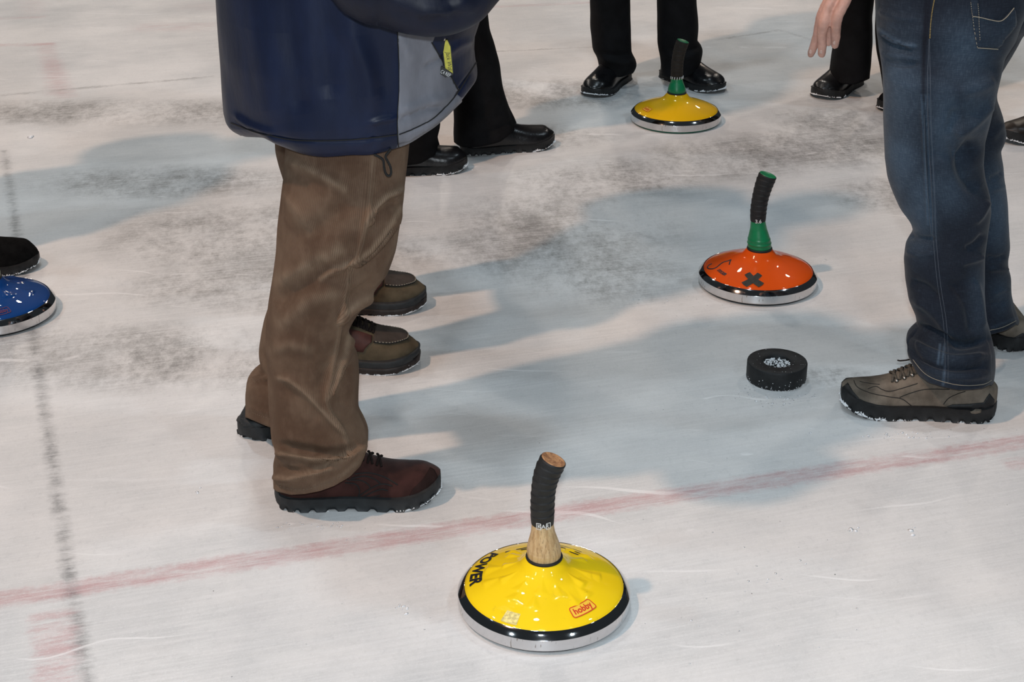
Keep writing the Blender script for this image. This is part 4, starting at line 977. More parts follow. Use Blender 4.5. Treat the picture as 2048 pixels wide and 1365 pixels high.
capsule([hp(440, -440, 2.90), hp(375, -330, 2.925), hp(325, -215, 2.935), hp(300, -130, 2.935)], [.016, .0130, .0105, .0085])
capsule([hp(560, -480, 2.88), hp(460, -400, 2.90), hp(430, -340, 2.905)], [.018, .017, .014])
capsule([wrist, hp(780, -750, 2.87), hp(880, -1000, 2.88)], [.022, .026, .032])
mh = bpy.data.meshes.new('h'); bmh.to_mesh(mh); bmh.free(); ho = bpy.data.objects.new('h', mh); COL.objects.link(ho)
md = ho.modifiers.new('r', 'REMESH'); md.mode = 'VOXEL'; md.voxel_size = .0019; sm_ = ho.modifiers.new('s', 'SMOOTH'); sm_.iterations = 5; sm_.factor = .5
hand = bpy.data.meshes.new_from_object(ho.evaluated_get(bpy.context.evaluated_depsgraph_get())); bpy.data.objects.remove(ho)
# knuckle creases and tendon relief
for v in hand.vertices:
    p = proj(np.array(v.co))
    for (x, y) in ((262, 240), (300, 280), (468, 205), (215, 450), (275, 480), (447, 370)):
        q = ((p[0] - 1600 - x / 6.206 + 0) ** 2 * .18 + (((p[1] - y / 6.206) % 1e9)) ** 2) ** .5
        if q < 4: v.co += v.normal * (.0007 * math.cos(q * 2.4) * (1 - q / 4))
    v.co += v.normal * .0006 * noise.noise(v.co * 160)
body, JJ_ = person_body(pj, (.93, 2.97, .95), math.pi, (fg(.17, 0, .12), fpt(2040, 690) + Vector((0, .02, .12))), 1.78, M['black_knit'], True, .795, left_wrist=hp(880, -1000, 2.88), legs=legs_of(jl, jr), hand_mesh=hand, jacket_name='sweater', girth=.93)
bh = bvh_of(body)
for (x, y) in ((128, 655), (262, 655), (424, 545)):
    cx_, cy_ = 1600 + x / 6.206, y / 6.206 - 2
    patch('fingernail', bh, [(cx_ + 3.0 * math.cos(t_) - .04 * 3 * math.sin(t_), cy_ + 4.4 * math.sin(t_)) for t_ in np.linspace(0, 2 * math.pi, 17)[:-1]], M['nail'], pj, .0004, 1.6, .0003)

# ------------------------------------------------------------------ person in moccasin-toe shoes, behind the brown trousers
pm = thing('person', 'person in brown stitched-toe shoes with red-brown trim, mostly hidden behind the brown trousers', 'person', (-.42, 3.15, 0))
def moc(heel, toe, crop):
    u, f, h, t, l = shoe(pm, heel, toe, .052, .031, [(0, .085), (.12, .1), (.3, .112), (.5, .110), (.6, .097), (.70, .081), (.78, .074), (.86, .066), (.94, .055), (1, .044)], M['olive'], M['rubber_brown'], 2.6, lug=44, spring=.012, snow=.8, sole2=M['slate_rubber'], flare=.006)
    # apron of the toe
    def pt(s, w, lft=0.): return f(s, w, 0)
    V = []; nA, nB = 26, 17; out = []
    bvv = bvh_of(u)
    def onto(s, w):
        p = f(s, w, .25); hh = bvv.ray_cast(p, Vector((0, 0, -1)))
        return hh[0], hh[1]
    aw = lambda s: .040 * (1 - max(0, (s - .72) / .206) ** 2.6) ** .5 if s < .9255 else 0
    for i in range(nA):
        s = .70 + .225 * (1 - (1 - i / (nA - 1)) ** 1.6)
        for j in range(nB):
            w = aw(min(s, .925)) * (2 * j / (nB - 1) - 1); p, n_ = onto(s, w); V.append(p + n_ * (.0022 + .0012 * (abs(2 * j / (nB - 1) - 1) > .95)))
    ap = link_mesh('toe_apron', V, grid_faces(nA, nB, wrap=False), M['moc_brown'], u)
    md = ap.modifiers.new('t', 'SOLIDIFY'); md.thickness = .002; md.offset = 0
    edge = [V[i * nB] for i in range(nA)] + [V[(nA - 1) * nB + j] for j in range(nB)] + [V[i * nB + nB - 1] for i in range(nA - 1, -1, -1)]
    e2 = smooth_path(edge, 150); mb = MB(); rl = MB()
    rl.add(*tube(e2, .0016, 6)); rl.build('apron_seam', M['black_thread'], u)
    for i in range(2, 146, 4): mb.add(*tube([p + Vector((0, 0, .0016)) for p in e2[i:i + 3]], .0010, 5))
    mb.build('apron_stitching', M['thread_pale'], u)
    for sg in (1, -1):
        Vq = []
        for i in range(16):
            s = .47 + .22 * i / 15
            for j in range(9):
                w = sg * (.030 + .019 * j / 8 * (1 - abs(i / 7.5 - 1) ** 3 * .4)); p, n_ = onto(s, w * .98)
                if p is None: p, n_ = onto(s, sg * h(s) * .98)
                Vq.append(p + n_ * .0018)
        q_ = link_mesh('eyestay', Vq, grid_faces(16, 9, wrap=False), M['oxblood'], u); md = q_.modifiers.new('t', 'SOLIDIFY'); md.thickness = .002; md.offset = 0
    laces(u, f, h, t, l, .50, .67, 5, M['lace'], half=.022, r=.0036)
    return u, f
t1 = fpt(838, 728); t2 = fpt(851, 611)
um1, f1 = moc(t1 + Vector((-.30, .005, 0)), t1, None)
um2, f2 = moc(t2 + Vector((-.30, -.012, 0)), t2, None)
a1, a2 = f1(.20, 0, .12), f2(.20, 0, .12)
h1, h2 = Vector((-.30, 3.08, .92)), Vector((-.29, 3.22, .92))
lg1 = cloth('trouser_leg', simple_leg(h1 + Vector((0, 0, .02)), f1(.26, 0, .07), .088, .062, knee=(f1(.30, 0, .5) + Vector((.085, 0, 0))), seed=3, hem_tilt=(.008, 0)), M['dark_jeans'], pm)
lg2 = cloth('trouser_leg', simple_leg(h2 + Vector((0, 0, .02)), f2(.26, 0, .07), .088, .062, knee=(f2(.30, 0, .5) + Vector((.085, 0, 0))), seed=6), M['dark_jeans'], pm)
person_body(pm, (-.33, 3.25, .95), 0.0, (a2, a1), 1.74, M['coat_grey'], True, .74, legs=legs_of(lg2, lg1))

# ------------------------------------------------------------------ person in black trousers behind the navy jacket
pd = thing('person', 'person in black trousers and black boots standing behind the navy jacket', 'person', (-.12, 4.4, 0))
def traced_cloth(name, rows, hem, m, parent, nv=110, nu=80, seed=0, amp=.006, folds=(), fr=.14):
    G = rings_from_trace(rows, nv, nu, 1.2)
    if hem: G = fit_hem(G, hem, fr)
    G = rumple(G, amp, 6, seed, .8)
    if folds: G = fold(G, folds)
    return cloth(name, G, m, parent)
YD = 4.45
d1 = traced_cloth('trouser_leg', [(880, -330, 990, -330, YD, .10), (878, -60, 984, -60, YD, .10), (884, 0, 982, 0, YD, .09), (886, 25, 977, 25, YD, .088), (888, 60, 981, 60, YD, .086), (892, 95, 992, 92, YD, .085), (898, 140, 1001, 134, YD, .085), (904, 185, 1007, 175, YD, .086), (907, 230, 1020, 218, YD, .09), (908, 260, 1030, 240, YD, .092), (910, 278, 1034, 250, YD, .094)],
                  [(908, 282), (925, 294), (960, 294), (1000, 285), (1034, 258)], M['black_wool'], pd, seed=41, folds=[([(1005, 200), (975, 230), (940, 240)], 8, .006), ([(1025, 240), (985, 262), (940, 268)], 6, -.006)])
s1, fs1, *_ = shoe(pd, fpt(922, 304), fpt(1107, 289), .050, .022, [(0, .07), (.15, .085), (.35, .095), (.5, .08), (.65, .066), (.8, .06), (.92, .052), (1, .036)], M['black_leather'], M['rubber'], 2.4, lug=28, snow=.7, spring=.016)
YD2 = 4.27
d2 = traced_cloth('trouser_leg', [(795, -360, 900, -360, 4.40, .10), (790, -40, 895, -40, 4.36, .09), (786, 60, 893, 60, 4.32, .085), (780, 140, 886, 140, YD2, .085), (774, 200, 881, 200, YD2, .085), (770, 250, 880, 250, YD2, .085), (768, 275, 872, 275, YD2, .085), (766, 300, 878, 296, YD2, .086)],
                  [(764, 318), (800, 332), (840, 328), (880, 302)], M['black_wool'], pd, seed=51)
s2, fs2, *_ = shoe(pd, fpt(742, 345), fpt(934, 336), .050, .024, [(0, .07), (.15, .085), (.35, .095), (.5, .08), (.65, .07), (.8, .064), (.92, .056), (1, .036)], M['black_leather'], M['rubber'], 2.4, lug=28, snow=.7, spring=.014)
person_body(pd, (-.13, 4.42, .95), 0.0, (fs1(.2, 0, .1), fs2(.2, 0, .1)), 1.76, M['black_knit'], True, .74, legs=legs_of(d1, d2))

# ------------------------------------------------------------------ person facing the camera behind the far yellow stock
pe = thing('person', 'person in black trousers and shiny black shoes standing behind the far yellow stock', 'person', (.47, 5.12, 0))
YE = 5.13
e1 = traced_cloth('trouser_leg', [(1178, -330, 1290, -330, YE, .10), (1179, -60, 1266, -60, YE, .092), (1180, 0, 1262, 0, YE, .088), (1179, 50, 1261, 42, YE, .082), (1182, 80, 1262, 80, YE, .082), (1185, 98, 1263, 104, YE, .084), (1193, 108, 1269, 116, YE, .084), (1196, 122, 1274, 125, YE, .085), (1197, 130, 1271, 136, YE, .085), (1197, 136, 1267, 141, YE, .084)],
                  [(1197, 142), (1215, 152), (1240, 155), (1267, 147)], M['black_wool'], pe, seed=61, folds=[([(1200, 104), (1230, 110), (1262, 106)], 4, -.008), ([(1205, 118), (1240, 126), (1270, 124)], 4, .008)])
e2 = traced_cloth('trouser_leg', [(1290, -330, 1402, -330, YE, .10), (1312, -60, 1392, -60, YE, .092), (1314, 0, 1393, 0, YE, .088), (1314, 50, 1395, 53, YE, .082), (1314, 86, 1391, 84, YE, .082), (1318, 100, 1404, 94, YE, .084), (1321, 115, 1402, 108, YE, .084), (1322, 128, 1399, 122, YE, .084), (1322, 140, 1400, 132, YE, .084)],
                  [(1322, 150), (1345, 158), (1375, 155), (1400, 142)], M['black_wool'], pe, seed=71, folds=[([(1330, 96), (1365, 100), (1400, 92)], 4, -.008), ([(1330, 112), (1365, 116), (1400, 106)], 4, .006)])
def at_len(toe, ang, L): return Vector(toe) - Vector((math.cos(ang), math.sin(ang), 0)) * L
BLK = [(0, .07), (.15, .09), (.35, .10), (.5, .085), (.65, .070), (.8, .060), (.92, .050), (1, .034)]
tE1 = fpt(1182, 196); tE2 = fpt(1441, 187)
v1, g1, *_ = shoe(pe, at_len(tE1, math.radians(246), .29), tE1, .050, .020, BLK, M['black_leather'], M['rubber'], 2.3, snow=.35, spring=.012)
v2, g2, *_ = shoe(pe, at_len(tE2, math.radians(-55), .28), tE2, .050, .020, BLK, M['black_leather'], M['rubber'], 2.3, snow=.6, spring=.012)
person_body(pe, (.47, 5.13, .95), -math.pi / 2, (g2(.2, 0, .1), g1(.2, 0, .1)), 1.76, M['black_knit'], True, .74, legs=legs_of(e2, e1))

# ------------------------------------------------------------------ person in black trousers beside the hand
pf = thing('person', 'person in black trousers standing behind the lowered hand, half hidden by the jeans', 'person', (1.2, 5.0, 0))
YG = 5.02
f1_ = traced_cloth('trouser_leg', [(1655, -330, 1780, -330, YG, .10), (1668, -60, 1754, -60, YG, .09), (1670, 0, 1748, 0, YG, .085), (1668, 35, 1743, 32, YG, .08), (1665, 97, 1741, 97, YG, .08), (1661, 125, 1740, 128, YG, .082), (1659, 146, 1739, 150, YG, .084)],
                   [(1659, 154), (1680, 168), (1710, 170), (1739, 158)], M['black_wool'], pf, seed=81)
f2_ = traced_cloth('trouser_leg', [(1745, -330, 1850, -330, 4.85, .10), (1752, -60, 1838, -60, 4.85, .09), (1753, 0, 1834, 0, 4.85, .085), (1754, 60, 1832, 60, 4.85, .085), (1756, 110, 1832, 110, 4.85, .08), (1762, 150, 1830, 150, 4.85, .08), (1768, 180, 1830, 180, 4.85, .08)],
                   None, M['black_wool'], pf, seed=91)
tF = fpt(1640, 200)
w1, q1, *_ = shoe(pf, at_len(tF, math.radians(236), .28), tF, .050, .024, BLK, M['black_leather'], M['rubber'], 2.3, snow=.5, spring=.014)
tF2 = fpt(1765, 224)
w2, q2, *_ = shoe(pf, at_len(tF2, math.radians(220), .29), tF2, .050, .024, BLK, M['black_leather'], M['rubber'], 2.3, snow=.3)
person_body(pf, (1.22, 4.99, .95), math.radians(220), (q2(.2, 0, .1), q1(.2, 0, .1)), 1.76, M['black_knit'], True, .74, legs=legs_of(f2_, f1_))

# ------------------------------------------------------------------ persons of whom only a shoe is in the frame
pg = thing('person', 'person shown only by a dark brown shoe right of the jeans', 'person', (1.65, 4.55, 0))
tG = fpt(2004, 286)
x1, r1, *_ = shoe(pg, at_len(tG, math.radians(205), .29), tG, .050, .026, BLK, M['brown_leather'], M['rubber'], 2.3, snow=.8, spring=.018)
tG2 = tG + Vector((.22, .34, 0)); x2, r2, *_ = shoe(pg, at_len(tG2, math.radians(195), .29), tG2, .050, .026, BLK, M['brown_leather'], M['rubber'], 2.3, spring=.018)
A_, B_ = r1(.2, 0, .07), r2(.2, 0, .07); mid_ = (A_ + B_) / 2
y1 = cloth('trouser_leg', simple_leg(Vector((A_.x + .03, A_.y + .06, .95)), A_, .10, .075, seed=4), M['black_wool'], pg)
y2 = cloth('trouser_leg', simple_leg(Vector((B_.x + .03, B_.y - .06, .95)), B_, .10, .075, seed=5), M['black_wool'], pg)
person_body(pg, (mid_.x + .03, mid_.y, .95), math.radians(200), (A_ + Vector((0, 0, .03)), B_ + Vector((0, 0, .03))), 1.78, M['coat_grey'], True, .74, legs=legs_of(y1, y2))

ph = thing('person', 'person shown only by a black fleecy shoe behind the blue stock', 'person', (-1.4, 3.55, 0))
tH = fpt(80, 533)
z1, k1, *_ = shoe(ph, at_len(tH, math.radians(6), .29), tH, .052, .022, [(0, .075), (.15, .09), (.35, .10), (.5, .088), (.65, .078), (.8, .072), (.92, .062), (1, .045)], M['black_felt'], M['rubber'], 2.4, lug=40, snow=.5, spring=.014)
tH2 = tH + Vector((-.25, .25, 0)); z2, k2, *_ = shoe(ph, at_len(tH2, math.radians(8), .29), tH2, .052, .022, BLK, M['black_felt'], M['rubber'], 2.4, lug=40)
A_, B_ = k1(-.02, 0, .07), k2(.08, 0, .07); mid_ = (A_ + B_) / 2
y1 = cloth('trouser_leg', simple_leg(Vector((A_.x - .02, A_.y + .04, .95)), A_, .10, .07, seed=4), M['black_wool'], ph)
y2 = cloth('trouser_leg', simple_leg(Vector((B_.x - .02, B_.y - .04, .95)), B_, .10, .07, seed=5), M['black_wool'], ph)
person_body(ph, (mid_.x - .02, mid_.y, .95), 0.05, (B_ + Vector((0, 0, .03)), A_ + Vector((0, 0, .03))), 1.76, M['coat_grey'], True, .74, legs=legs_of(y2, y1))

# ------------------------------------------------------------------ ice stocks
PR = [(.0262, .0905), (.0285, .0895), (.0315, .086), (.036, .0795), (.042, .0735), (.050, .0685), (.060, .0640), (.072, .0598), (.085, .0555), (.098, .0508), (.110, .0458), (.119, .0415), (.1245, .0385), (.1265, .0365)]
def prof_z(r): return float(np.interp(r, [p[0] for p in PR], [p[1] for p in PR]))
def stock(px, py, hand_px, radii, shell_m, stem_m, grip_m, cap_m, label, facets=0, seed=0, base_m=None, stem_rings=False, hand_local=None):
    """px: column of its axis in the photograph, py: lowest row of its rim"""
    p = fpt(px, py); c = Vector((p.x * (p.y + .13) / p.y, p.y + .131, 0))
    root = thing('ice_stock', label, 'ice stock', c, 'ice stocks standing on the rink')
    rnd = random.Random(seed)
    V, F = lathe([(.0001, .0), (.128, .0), (.131, .0015), (.131, .006), (.0001, .006)], 96); V = [Vector(v) + c for v in V]; link_mesh('base_plate', V, F, base_m or M['rubber'], root)
    V, F = lathe([(.120, .0055), (.1335, .0055), (.1365, .0065), (.1375, .0085), (.1375, .0088), (.1375, .0262), (.1375, .0266), (.13725, .0269), (.1370, .0272), (.1322, .0332), (.1276, .0372), (.1272, .03745), (.1266, .0374), (.1262, .0370), (.1255, .034)], 160)
    ring = link_mesh('rim', [Vector(v) + c for v in V], F, M['chrome'], root); recentre(ring, c - Vector(root.location)) if 0 else None
    ring.data.transform(Matrix.Translation(-c)); ring.location = (0, 0, 0)
    pk = [(rnd.uniform(0, 6.283), rnd.uniform(.058, .092), rnd.uniform(.10, .2), rnd.uniform(.0010, .0021)) for _ in range(facets)]
    if facets: pk = [(2 * math.pi * (i + rnd.uniform(-.25, .25)) / (facets / 2), (.066 if i % 2 else .088) + rnd.uniform(-.006, .006), rnd.uniform(.13, .2), rnd.uniform(.0020, .0034)) for i in range(facets)]
    def disp(r, z, a):
        d = 0
        for (a0, r0, w, h) in pk:
            da = (a - a0 + math.pi) % (2 * math.pi) - math.pi
            t = (r - (r0 - .026)) / .030
            if 0 < t < 1.25:
                ww = w * (t + .05); e = 1 - abs(da) / ww
                if e > 0: d = max(d, h * e * min(1, t * 1.2) * (1 if t < 1 else max(0, 1 - (t - 1) / .12)))
        return r, z + d
    pf_ = []
    for i in range(len(PR) - 1):
        n = max(2, int((PR[i + 1][0] - PR[i][0]) / .0012))
        pf_ += [(PR[i][0] + (PR[i + 1][0] - PR[i][0]) * k / n, PR[i][1] + (PR[i + 1][1] - PR[i][1]) * k / n) for k in range(n)]
    pf_ += [PR[-1], (.1245, .033)]
    rr = smooth1(np.array([q[1] for q in pf_]), 2.5); pf_ = [(q[0], z) for q, z in zip(pf_, rr)]
    V, F = lathe(pf_, 200, disp)
    shell = link_mesh('shell', [Vector(v) + c for v in V], F, shell_m, root); shell.data.transform(Matrix.Translation(-c)); shell.location = (0, 0, 0)
    # handle: stem, taped grip, end cap, along the traced axis
    ax = [Vector(atY(x, y, c.y)) for x, y in hand_px] if hand_px else [c + Vector(q) for q in hand_local]
    ax[0] = Vector((c.x, c.y, .0885))
    dz = ax[1] - ax[0]
    V, F = lathe([(.0258, .0870), (.0290, .0880), (.0296, .0900), (.0288, .0922), (.0255, .0926)], 48); link_mesh('collar', [Vector(v) + c for v in V], F, M['rubber'], root)
    n = 40; V = []
    for i in range(n + 1):
        u = i / n; r = float(np.interp(u, [0, .18, .26, .45, .7, 1], [.0262, .0272, .0268, .0238, .0192, radii[0]]))
        if abs(u - .26) < .013: r -= .0006
        if stem_rings:
            for q in (.08, .2, .34): r += .0012 * math.exp(-((u - q) / .018) ** 2)
        pt = ax[0] + dz * u + Vector((0, 0, .0015))
        V += [pt + Vector((r * math.cos(2 * math.pi * k / 40), r * math.sin(2 * math.pi * k / 40), 0)) for k in range(40)]
    stem = link_mesh('handle_stem', V, grid_faces(n + 1, 40), stem_m, root); stem.data.transform(Matrix.Translation(-c)); stem.location = (0, 0, 0)
    P = smooth_path(ax[1:], 120); V = []; nk = 40; NG_ = len(P)
    for i, q in enumerate(P):
        t = (P[min(i + 1, NG_ - 1)] - P[max(i - 1, 0)]).normalized(); e1 = Vector((1, 0, 0)); e1 = (e1 - t * e1.dot(t)).normalized(); e2 = t.cross(e1); u = i / (NG_ - 1)
        rb = float(np.interp(u, [0, .12, .5, .85, .97, 1], [radii[0] + .0008, radii[0] + .0016, radii[1], radii[2], radii[2] * .99, radii[2] * .95]))
        for k in range(nk):
            a = 2 * math.pi * k / nk; ph = (u * 10 - a / (2 * math.pi)) % 1; w = .0011 * (ph ** 1.5 if u > .15 else .4)
            V.append(q + (e1 * math.cos(a) + e2 * math.sin(a)) * (rb + w))
    gr = link_mesh('grip', V, grid_faces(NG_, nk), grip_m, root)
    t = (P[-1] - P[-2]).normalized(); e1 = Vector((1, 0, 0)); e1 = (e1 - t * e1.dot(t)).normalized(); e2 = t.cross(e1)
    Vc = []
    for r, h in ((radii[2] * .96, -.003), (radii[2] * .95, .0006), (radii[2] * .87, .0012), (radii[2] * .80, .0004), (radii[2] * .4, -.0006)):
        Vc += [P[-1] + t * h + (e1 * math.cos(2 * math.pi * k / 32) + e2 * math.sin(2 * math.pi * k / 32)) * r for k in range(32)]
    Fc = grid_faces(5, 32); fan_cap(Vc, Fc, list(range(128, 160))); cp_ = link_mesh('grip_cap', Vc, Fc, cap_m, root)
    cp_.data.transform(Matrix.Translation(-P[-1])); cp_.location = P[-1] - c
    return root, c, (P, radii)
def on_cone(c, r0, a0, V, F, name, m, parent, lift=.0009, flip=1, rot=0., extra=None):
    """lay flat artwork on the shell: +y of the artwork points at the handle"""
    bm = bmesh.new(); vs = [bm.verts.new((x, y, 0)) for x, y in V]
    for f in F:
        try: bm.faces.new([vs[i] for i in f])
        except ValueError: pass
    bmesh.ops.triangulate(bm, faces=bm.faces)
    for _ in range(3):
        ed = [e for e in bm.edges if e.calc_length() > .006]
        if ed: bmesh.ops.subdivide_edges(bm, edges=ed, cuts=1); bmesh.ops.triangulate(bm, faces=bm.faces)
    cr, sr = math.cos(rot), math.sin(rot)
    for v in bm.verts:
        x, y = v.co.x * cr - v.co.y * sr, v.co.x * sr + v.co.y * cr
        r = r0 - y * .93; a = a0 + x / r0
        z = prof_z(r) + lift
        v.co = (c.x + r * math.cos(a), c.y + r * math.sin(a), z)
    bmesh.ops.recalc_face_normals(bm, faces=bm.faces)
    if sum(f.normal.z for f in bm.faces) < 0: bmesh.ops.reverse_faces(bm, faces=bm.faces)
    me = bpy.data.meshes.new(name); bm.to_mesh(me); bm.free(); me.materials.append(m)
    o = bpy.data.objects.new(name, me); COL.objects.link(o); o.parent = parent; o.location = -Vector(parent.location); return o
def ribbon(P, w, closed=False):
    P = [Vector((*p, 0)) for p in P]; n = len(P); V = []; F = []
    for i in range(n):
        a, b = (P[(i - 1) % n], P[(i + 1) % n]) if closed else (P[max(i - 1, 0)], P[min(i + 1, n - 1)])
        t = (b - a).normalized(); q = Vector((-t.y, t.x, 0)); V += [tuple((P[i] + q * w / 2)[:2]), tuple((P[i] - q * w / 2)[:2])]
    for i in range(n if closed else n - 1): j = (i + 1) % n; F.append((2 * i, 2 * i + 1, 2 * j + 1, 2 * j))
    return V, F
def rect_path(w, h, r, k=5):
    P = []
    for cx, cy, a0 in ((w / 2 - r, h / 2 - r, 0), (-w / 2 + r, h / 2 - r, 90), (-w / 2 + r, -h / 2 + r, 180), (w / 2 - r, -h / 2 + r, 270)):
        P += [(cx + r * math.cos(math.radians(a0 + 90 * i / k)), cy + r * math.sin(math.radians(a0 + 90 * i / k))) for i in range(k + 1)]
    return P
def polar(root, px, py):
    """where a pixel of the photograph falls on a stock's shell: radius, angle"""
    sh = [c for c in root.children if c.name.startswith('shell')][0]; h, n = hit(bvh_of(sh), px, py); d = h - Vector(root.location); return math.hypot(d.x, d.y), math.atan2(d.y, d.x)
def shape(name, s, size, r0, a0, m, root, shear=0., bold=0., rot=0., sx=1., lift=.0009):
    V, F = text_shape(s, size, shear, bold); return on_cone(Vector(root.location), r0, a0, [(x * sx, y) for x, y in V], F, name, m, root, lift, rot=rot)
def sticker(root, px, py, w, h, word, frame_m, fill_m, rot=0., ang=None, r=None):
    if ang is None: r, ang = polar(root, px, py)
    c = Vector(root.location)
    if fill_m: V = rect_path(w, h, h * .2); on_cone(c, r, ang, V, [tuple(range(len(V)))], 'sticker', fill_m, root, .0010, rot=rot)
    V, F = ribbon(rect_path(w, h, h * .2), h * .085, True); on_cone(c, r, ang, V, F, 'sticker_border', frame_m, root, .0013, rot=rot)
    shape('sticker_lettering', word, h * .80, r, ang, frame_m, root, 0, h * .024, rot, min(1.15, w * .80 / (h * .72 * .55 * len(word))), .0013)
def band_text(gr, word, ang, size, m, root, at=.06, boxes=()):
    P, radii = gr; i = int(at * (len(P) - 1)); q = P[i]; t = (P[i + 1] - P[i - 1]).normalized(); e1 = Vector((1, 0, 0)); e1 = (e1 - t * e1.dot(t)).normalized(); e2 = t.cross(e1); R = radii[0] + .0026
    def lay(V): return [q + t * y + (e1 * math.cos(ang + x / R) + e2 * math.sin(ang + x / R)) * R for x, y in V]
    V, F = text_shape(word, size, 0, size * .02); mb = MB(); mb.add(lay(V), F)
    for (bx, w, h) in boxes:
        V, F = ribbon(rect_path(w, h, .0004), .0013, True); mb.add(lay([(x + bx, y) for x, y in V]), F)
    mb.build('grip_lettering', m, root, smooth=False)

sy, cy_, gy = stock(1086.5, 1307, [(1086, 1128), (1085, 1046), (1085, 1015), (1087, 980), (1094, 948), (1107, 920)], (.0165, .0185, .0205), M['yellow'], M['ash'], M['grip'], M['ash_end'],
                    'nearest yellow ice stock with a wooden handle stem and red sticker, standing alone in front', facets=22, seed=4)
sticker(sy, 1166, 1219, .043, .0185, 'hobby', M['print_red'], M['print_sun'], .08)
r_, a_ = polar(sy, 950, 1160)
shape('lettering', 'POWER', .0285, r_, a_ - .34, M['print_black'], sy, .25, .0012, 0, 1.0)
c_s = Vector(sy.location)
for pts, w in (([(-.03, .002), (-.01, .006), (.012, .004), (.03, -.004)], .0035), ([(-.028, -.006), (0, -.004), (.03, -.012)], .002), ([(-.03, .012), (-.012, .015), (.0, .012)], .004)):
    V, F = ribbon([(p.x, p.y) for p in smooth_path([Vector((x, y, 0)) for x, y in pts], 16)], w); on_cone(c_s, .088, math.radians(62), V, F, 'swoosh', M['print_black'], sy)
for pts, w in (([(-.03, .0), (-.01, .004), (.012, .002), (.03, -.008)], .0035), ([(-.02, .012), (-.002, .013), (.01, .010)], .0045)):
    V, F = ribbon([(p.x, p.y) for p in smooth_path([Vector((x, y, 0)) for x, y in pts], 16)], w); on_cone(c_s, .085, math.radians(112), V, F, 'swoosh', M['print_black'], sy)
r_, a_ = polar(sy, 1022, 1237); V = rect_path(.025, .020, .001); on_cone(c_s, r_, a_, V, [tuple(range(len(V)))], 'sticker_remnant', M['sticker_rest'], sy, .0009)
band_text(gy, 'KAR', -math.pi / 2 + .05, .0098, M['print_white'], sy, .055, ((-.0075, .0070, .0105), (.0085, .0068, .0105)))

so, co, go = stock(1511, 613, [(1513, 500), (1516, 441), (1517, 420), (1521, 395), (1528, 370), (1536, 350)], (.0162, .0185, .0205), M['orange'], M['green'], M['grip'], M['green'],
                   'orange ice stock with green handle stem and a black tape cross on its shell', seed=11, stem_rings=True)
r_, a_ = polar(so, 1506, 560)
for rot in (math.radians(52), math.radians(-42)):
    w, h = (.050, .0165); V = [(-w / 2, -h / 2), (0, -h / 2 - .0005), (w / 2, -h / 2), (w / 2 + .0012, 0), (w / 2, h / 2), (0, h / 2), (-w / 2, h / 2), (-w / 2 - .001, .001)]
    on_cone(Vector(so.location), r_, a_, V, [tuple(range(8))], 'tape_cross', M['tape'], so, .0010 if rot > 0 else .0016, rot=rot)
sw = MB(); sh_ = [c for c in so.children if c.name.startswith('shell')][0]; bvo = bvh_of(sh_); cs = lambda x, y: (1395 + x / 19.5, 500 + y / 19.5)
surf_tube(sw, bvo, [cs(*q) for q in ((560, 550), (440, 610), (390, 690), (450, 740), (600, 745), (740, 690), (900, 560), (1010, 490), (1180, 440), (1310, 390))], .0016, 60, .0)
surf_tube(sw, bvo, [cs(*q) for q in ((1310, 390), (1270, 470), (1240, 580))], .0016, 20, .0)
sw.build('swoosh', M['print_black'], so)
r_, a_ = polar(so, *cs(930, 890)); shape('lettering', 'TORNADO', .0105, r_, a_ + .02, M['print_black'], so, .2, .0006, 0, .78) if 0 else shape('lettering', 'STOCKER', .0105, r_, a_, M['print_black'], so, .2, .0006, -.05, .72)
band_text(go, '3.6', -math.pi / 2 - .1, .0125, M['print_white'], so, .05)

sf, cf, gf = stock(1350, 268, [(1352, 190), (1353.6, 156), (1354, 140), (1355, 124), (1359, 102), (1366, 82)], (.0165, .0178, .0190), M['amber'], M['green'], M['grip_brown'], M['green'],
                   'far yellow ice stock with green handle stem, beside the shiny black shoes', seed=21, base_m=M['green_base'])
sticker(sf, 1294, 219, .034, .017, 'hobby', M['print_red'], M['print_sun'], 0)
P, radii = gf; mb = MB(); i0 = 4
for i0 in (5,):
    q = P[i0]; t = (P[i0 + 1] - P[i0 - 1]).normalized(); e1 = (Vector((1, 0, 0)) - t * t.x).normalized(); e2 = t.cross(e1)
    for a in np.arange(-2.9, .2, .42): mb.add(*tube([q - t * .004 + (e1 * math.cos(a) + e2 * math.sin(a)) * .0190, q + t * .004 + (e1 * math.cos(a + .06) + e2 * math.sin(a + .06)) * .0190], .0014, 6))
mb.build('grip_lettering', M['print_white'], sf)

sb, cb, gb = stock(-5, 678, None, (.0165, .0185, .0205), M['blue'], M['pale'], M['grip'], M['pale'],
                   'blue ice stock with pale handle stem, cut by the left edge', facets=20, seed=31, hand_local=[(0, 0, .0885), (-.002, 0, .152), (-.008, .002, .18), (-.024, .006, .21), (-.044, .010, .235), (-.062, .014, .256)])
sticker(sb, 4, 624, .034, .018, 'hobby', M['print_maroon'], None, .1)

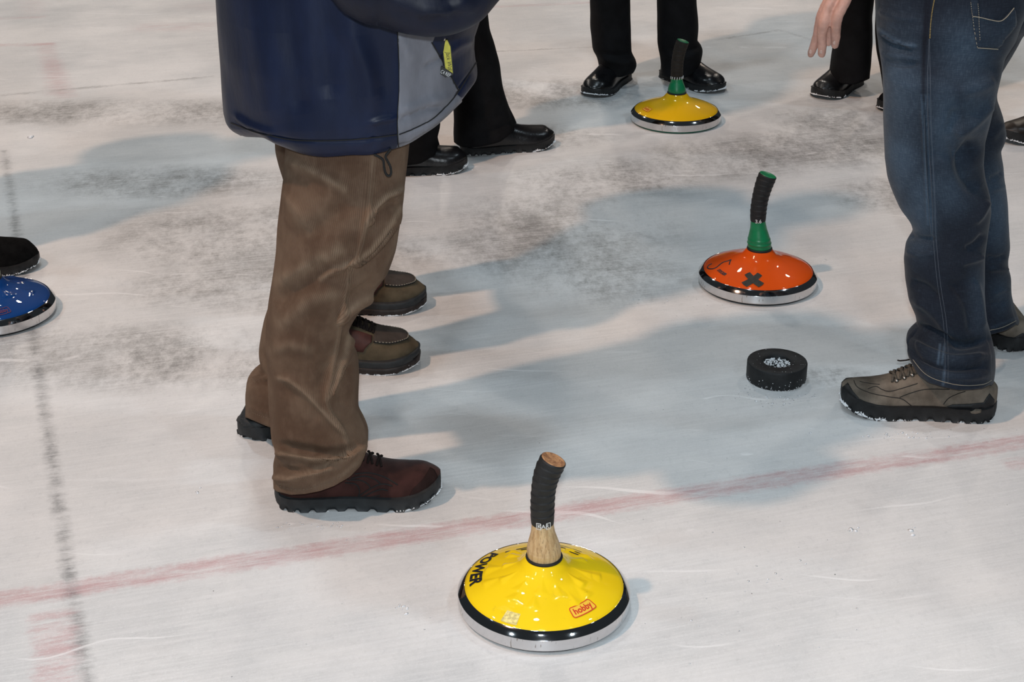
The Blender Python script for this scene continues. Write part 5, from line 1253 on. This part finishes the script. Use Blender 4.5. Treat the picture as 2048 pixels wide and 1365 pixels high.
# ------------------------------------------------------------------ target puck
pc = fpt(1550, 783); pc = Vector((pc.x * (pc.y + .06) / pc.y, pc.y + .06, 0))
V, F = lathe([(.0275, .002), (.0275, .036), (.0290, .0385), (.0585, .0400), (.0606, .0390), (.0615, .0365), (.0615, .004), (.060, .0), (.0290, .0), (.0275, .002)], 96)
puck = link_mesh('target_puck', [Vector(v) for v in V], F, M['rubber']); puck.location = pc
tag(puck, 'black rubber ring puck with snow in its hole, lying beside the grey shoe', 'puck')
rnd = random.Random(5); mb = MB()
for k in range(900):
    a = rnd.uniform(0, 6.283); r = .027 * math.sqrt(rnd.random()); wall = rnd.random() < .55
    if wall: r = .0265; z = rnd.uniform(.003, .034) * (1 if math.sin(a) > -.3 else .5)
    else: z = rnd.uniform(.001, .010)
    blob(mb, pc + Vector((r * math.cos(a), r * math.sin(a), z)), rnd.uniform(.0009, .0024), rnd)
sn = mb.build('snow_filling', M['snow'], puck); tag(sn, kind='stuff')
mb = MB()
for k in range(170):
    a = rnd.uniform(0, 6.283); z = .0005 + .020 * rnd.random() ** 4; blob(mb, pc + Vector((.0614 * math.cos(a), .0614 * math.sin(a), z)), rnd.uniform(.0003, .0011), rnd)
for k in range(26):
    a = rnd.uniform(0, 6.283); r = rnd.uniform(.032, .058); blob(mb, pc + Vector((r * math.cos(a), r * math.sin(a), .0398)), rnd.uniform(.0002, .0006), rnd)
tag(mb.build('frost', M['snow'], puck), kind='stuff')

# ------------------------------------------------------------------ loose snow on the ice
mb = MB(); rnd = random.Random(9)
def crumbs(px, py, sx, sy, n, r0, r1):
    for _ in range(n):
        p = fpt(px + rnd.gauss(0, sx), py + rnd.gauss(0, sy)); rr_ = rnd.uniform(r0, r1)
        if any(x0 < p.x < x1 and y0 < p.y < y1 for x0, x1, y0, y1 in ((-.56, -.09, 2.39, 2.95), (.62, 1.2, 2.74, 3.4), (-.55, -.15, 2.9, 3.4), (-.09, .2, 1.98, 2.3))): continue      # nothing under a shoe or a stock
        blob(mb, p, rr_, rnd, .5)
crumbs(1575, 800, 45, 10, 60, .0006, .0022); crumbs(1500, 775, 10, 8, 14, .0006, .0016); crumbs(1655, 690, 5, 3, 8, .0012, .0026); crumbs(430, 985, 16, 8, 24, .0012, .0034); crumbs(805, 1217, 8, 6, 10, .0014, .0032)
crumbs(62, 272, 2, 2, 3, .006, .009); crumbs(1500, 1190, 150, 70, 30, .0008, .002); crumbs(1710, 1060, 6, 5, 5, .002, .004); crumbs(1822, 1065, 5, 5, 4, .002, .004); crumbs(1795, 872, 60, 4, 30, .001, .003); crumbs(630, 1052, 60, 4, 30, .0008, .002)
crumbs(880, 600, 12, 8, 12, .001, .002); crumbs(1650, 520, 4, 3, 4, .001, .002); crumbs(1024, 900, 500, 250, 130, .0005, .0013); crumbs(900, 340, 30, 5, 20, .001, .0025); crumbs(1400, 600, 120, 8, 40, .0006, .0018)
sc = mb.build('snow_crumbs', M['snow']); tag(sc, 'loose white snow crumbs scattered on the ice', 'snow', kind='stuff')
for o in (floor, sc): o.data.update()
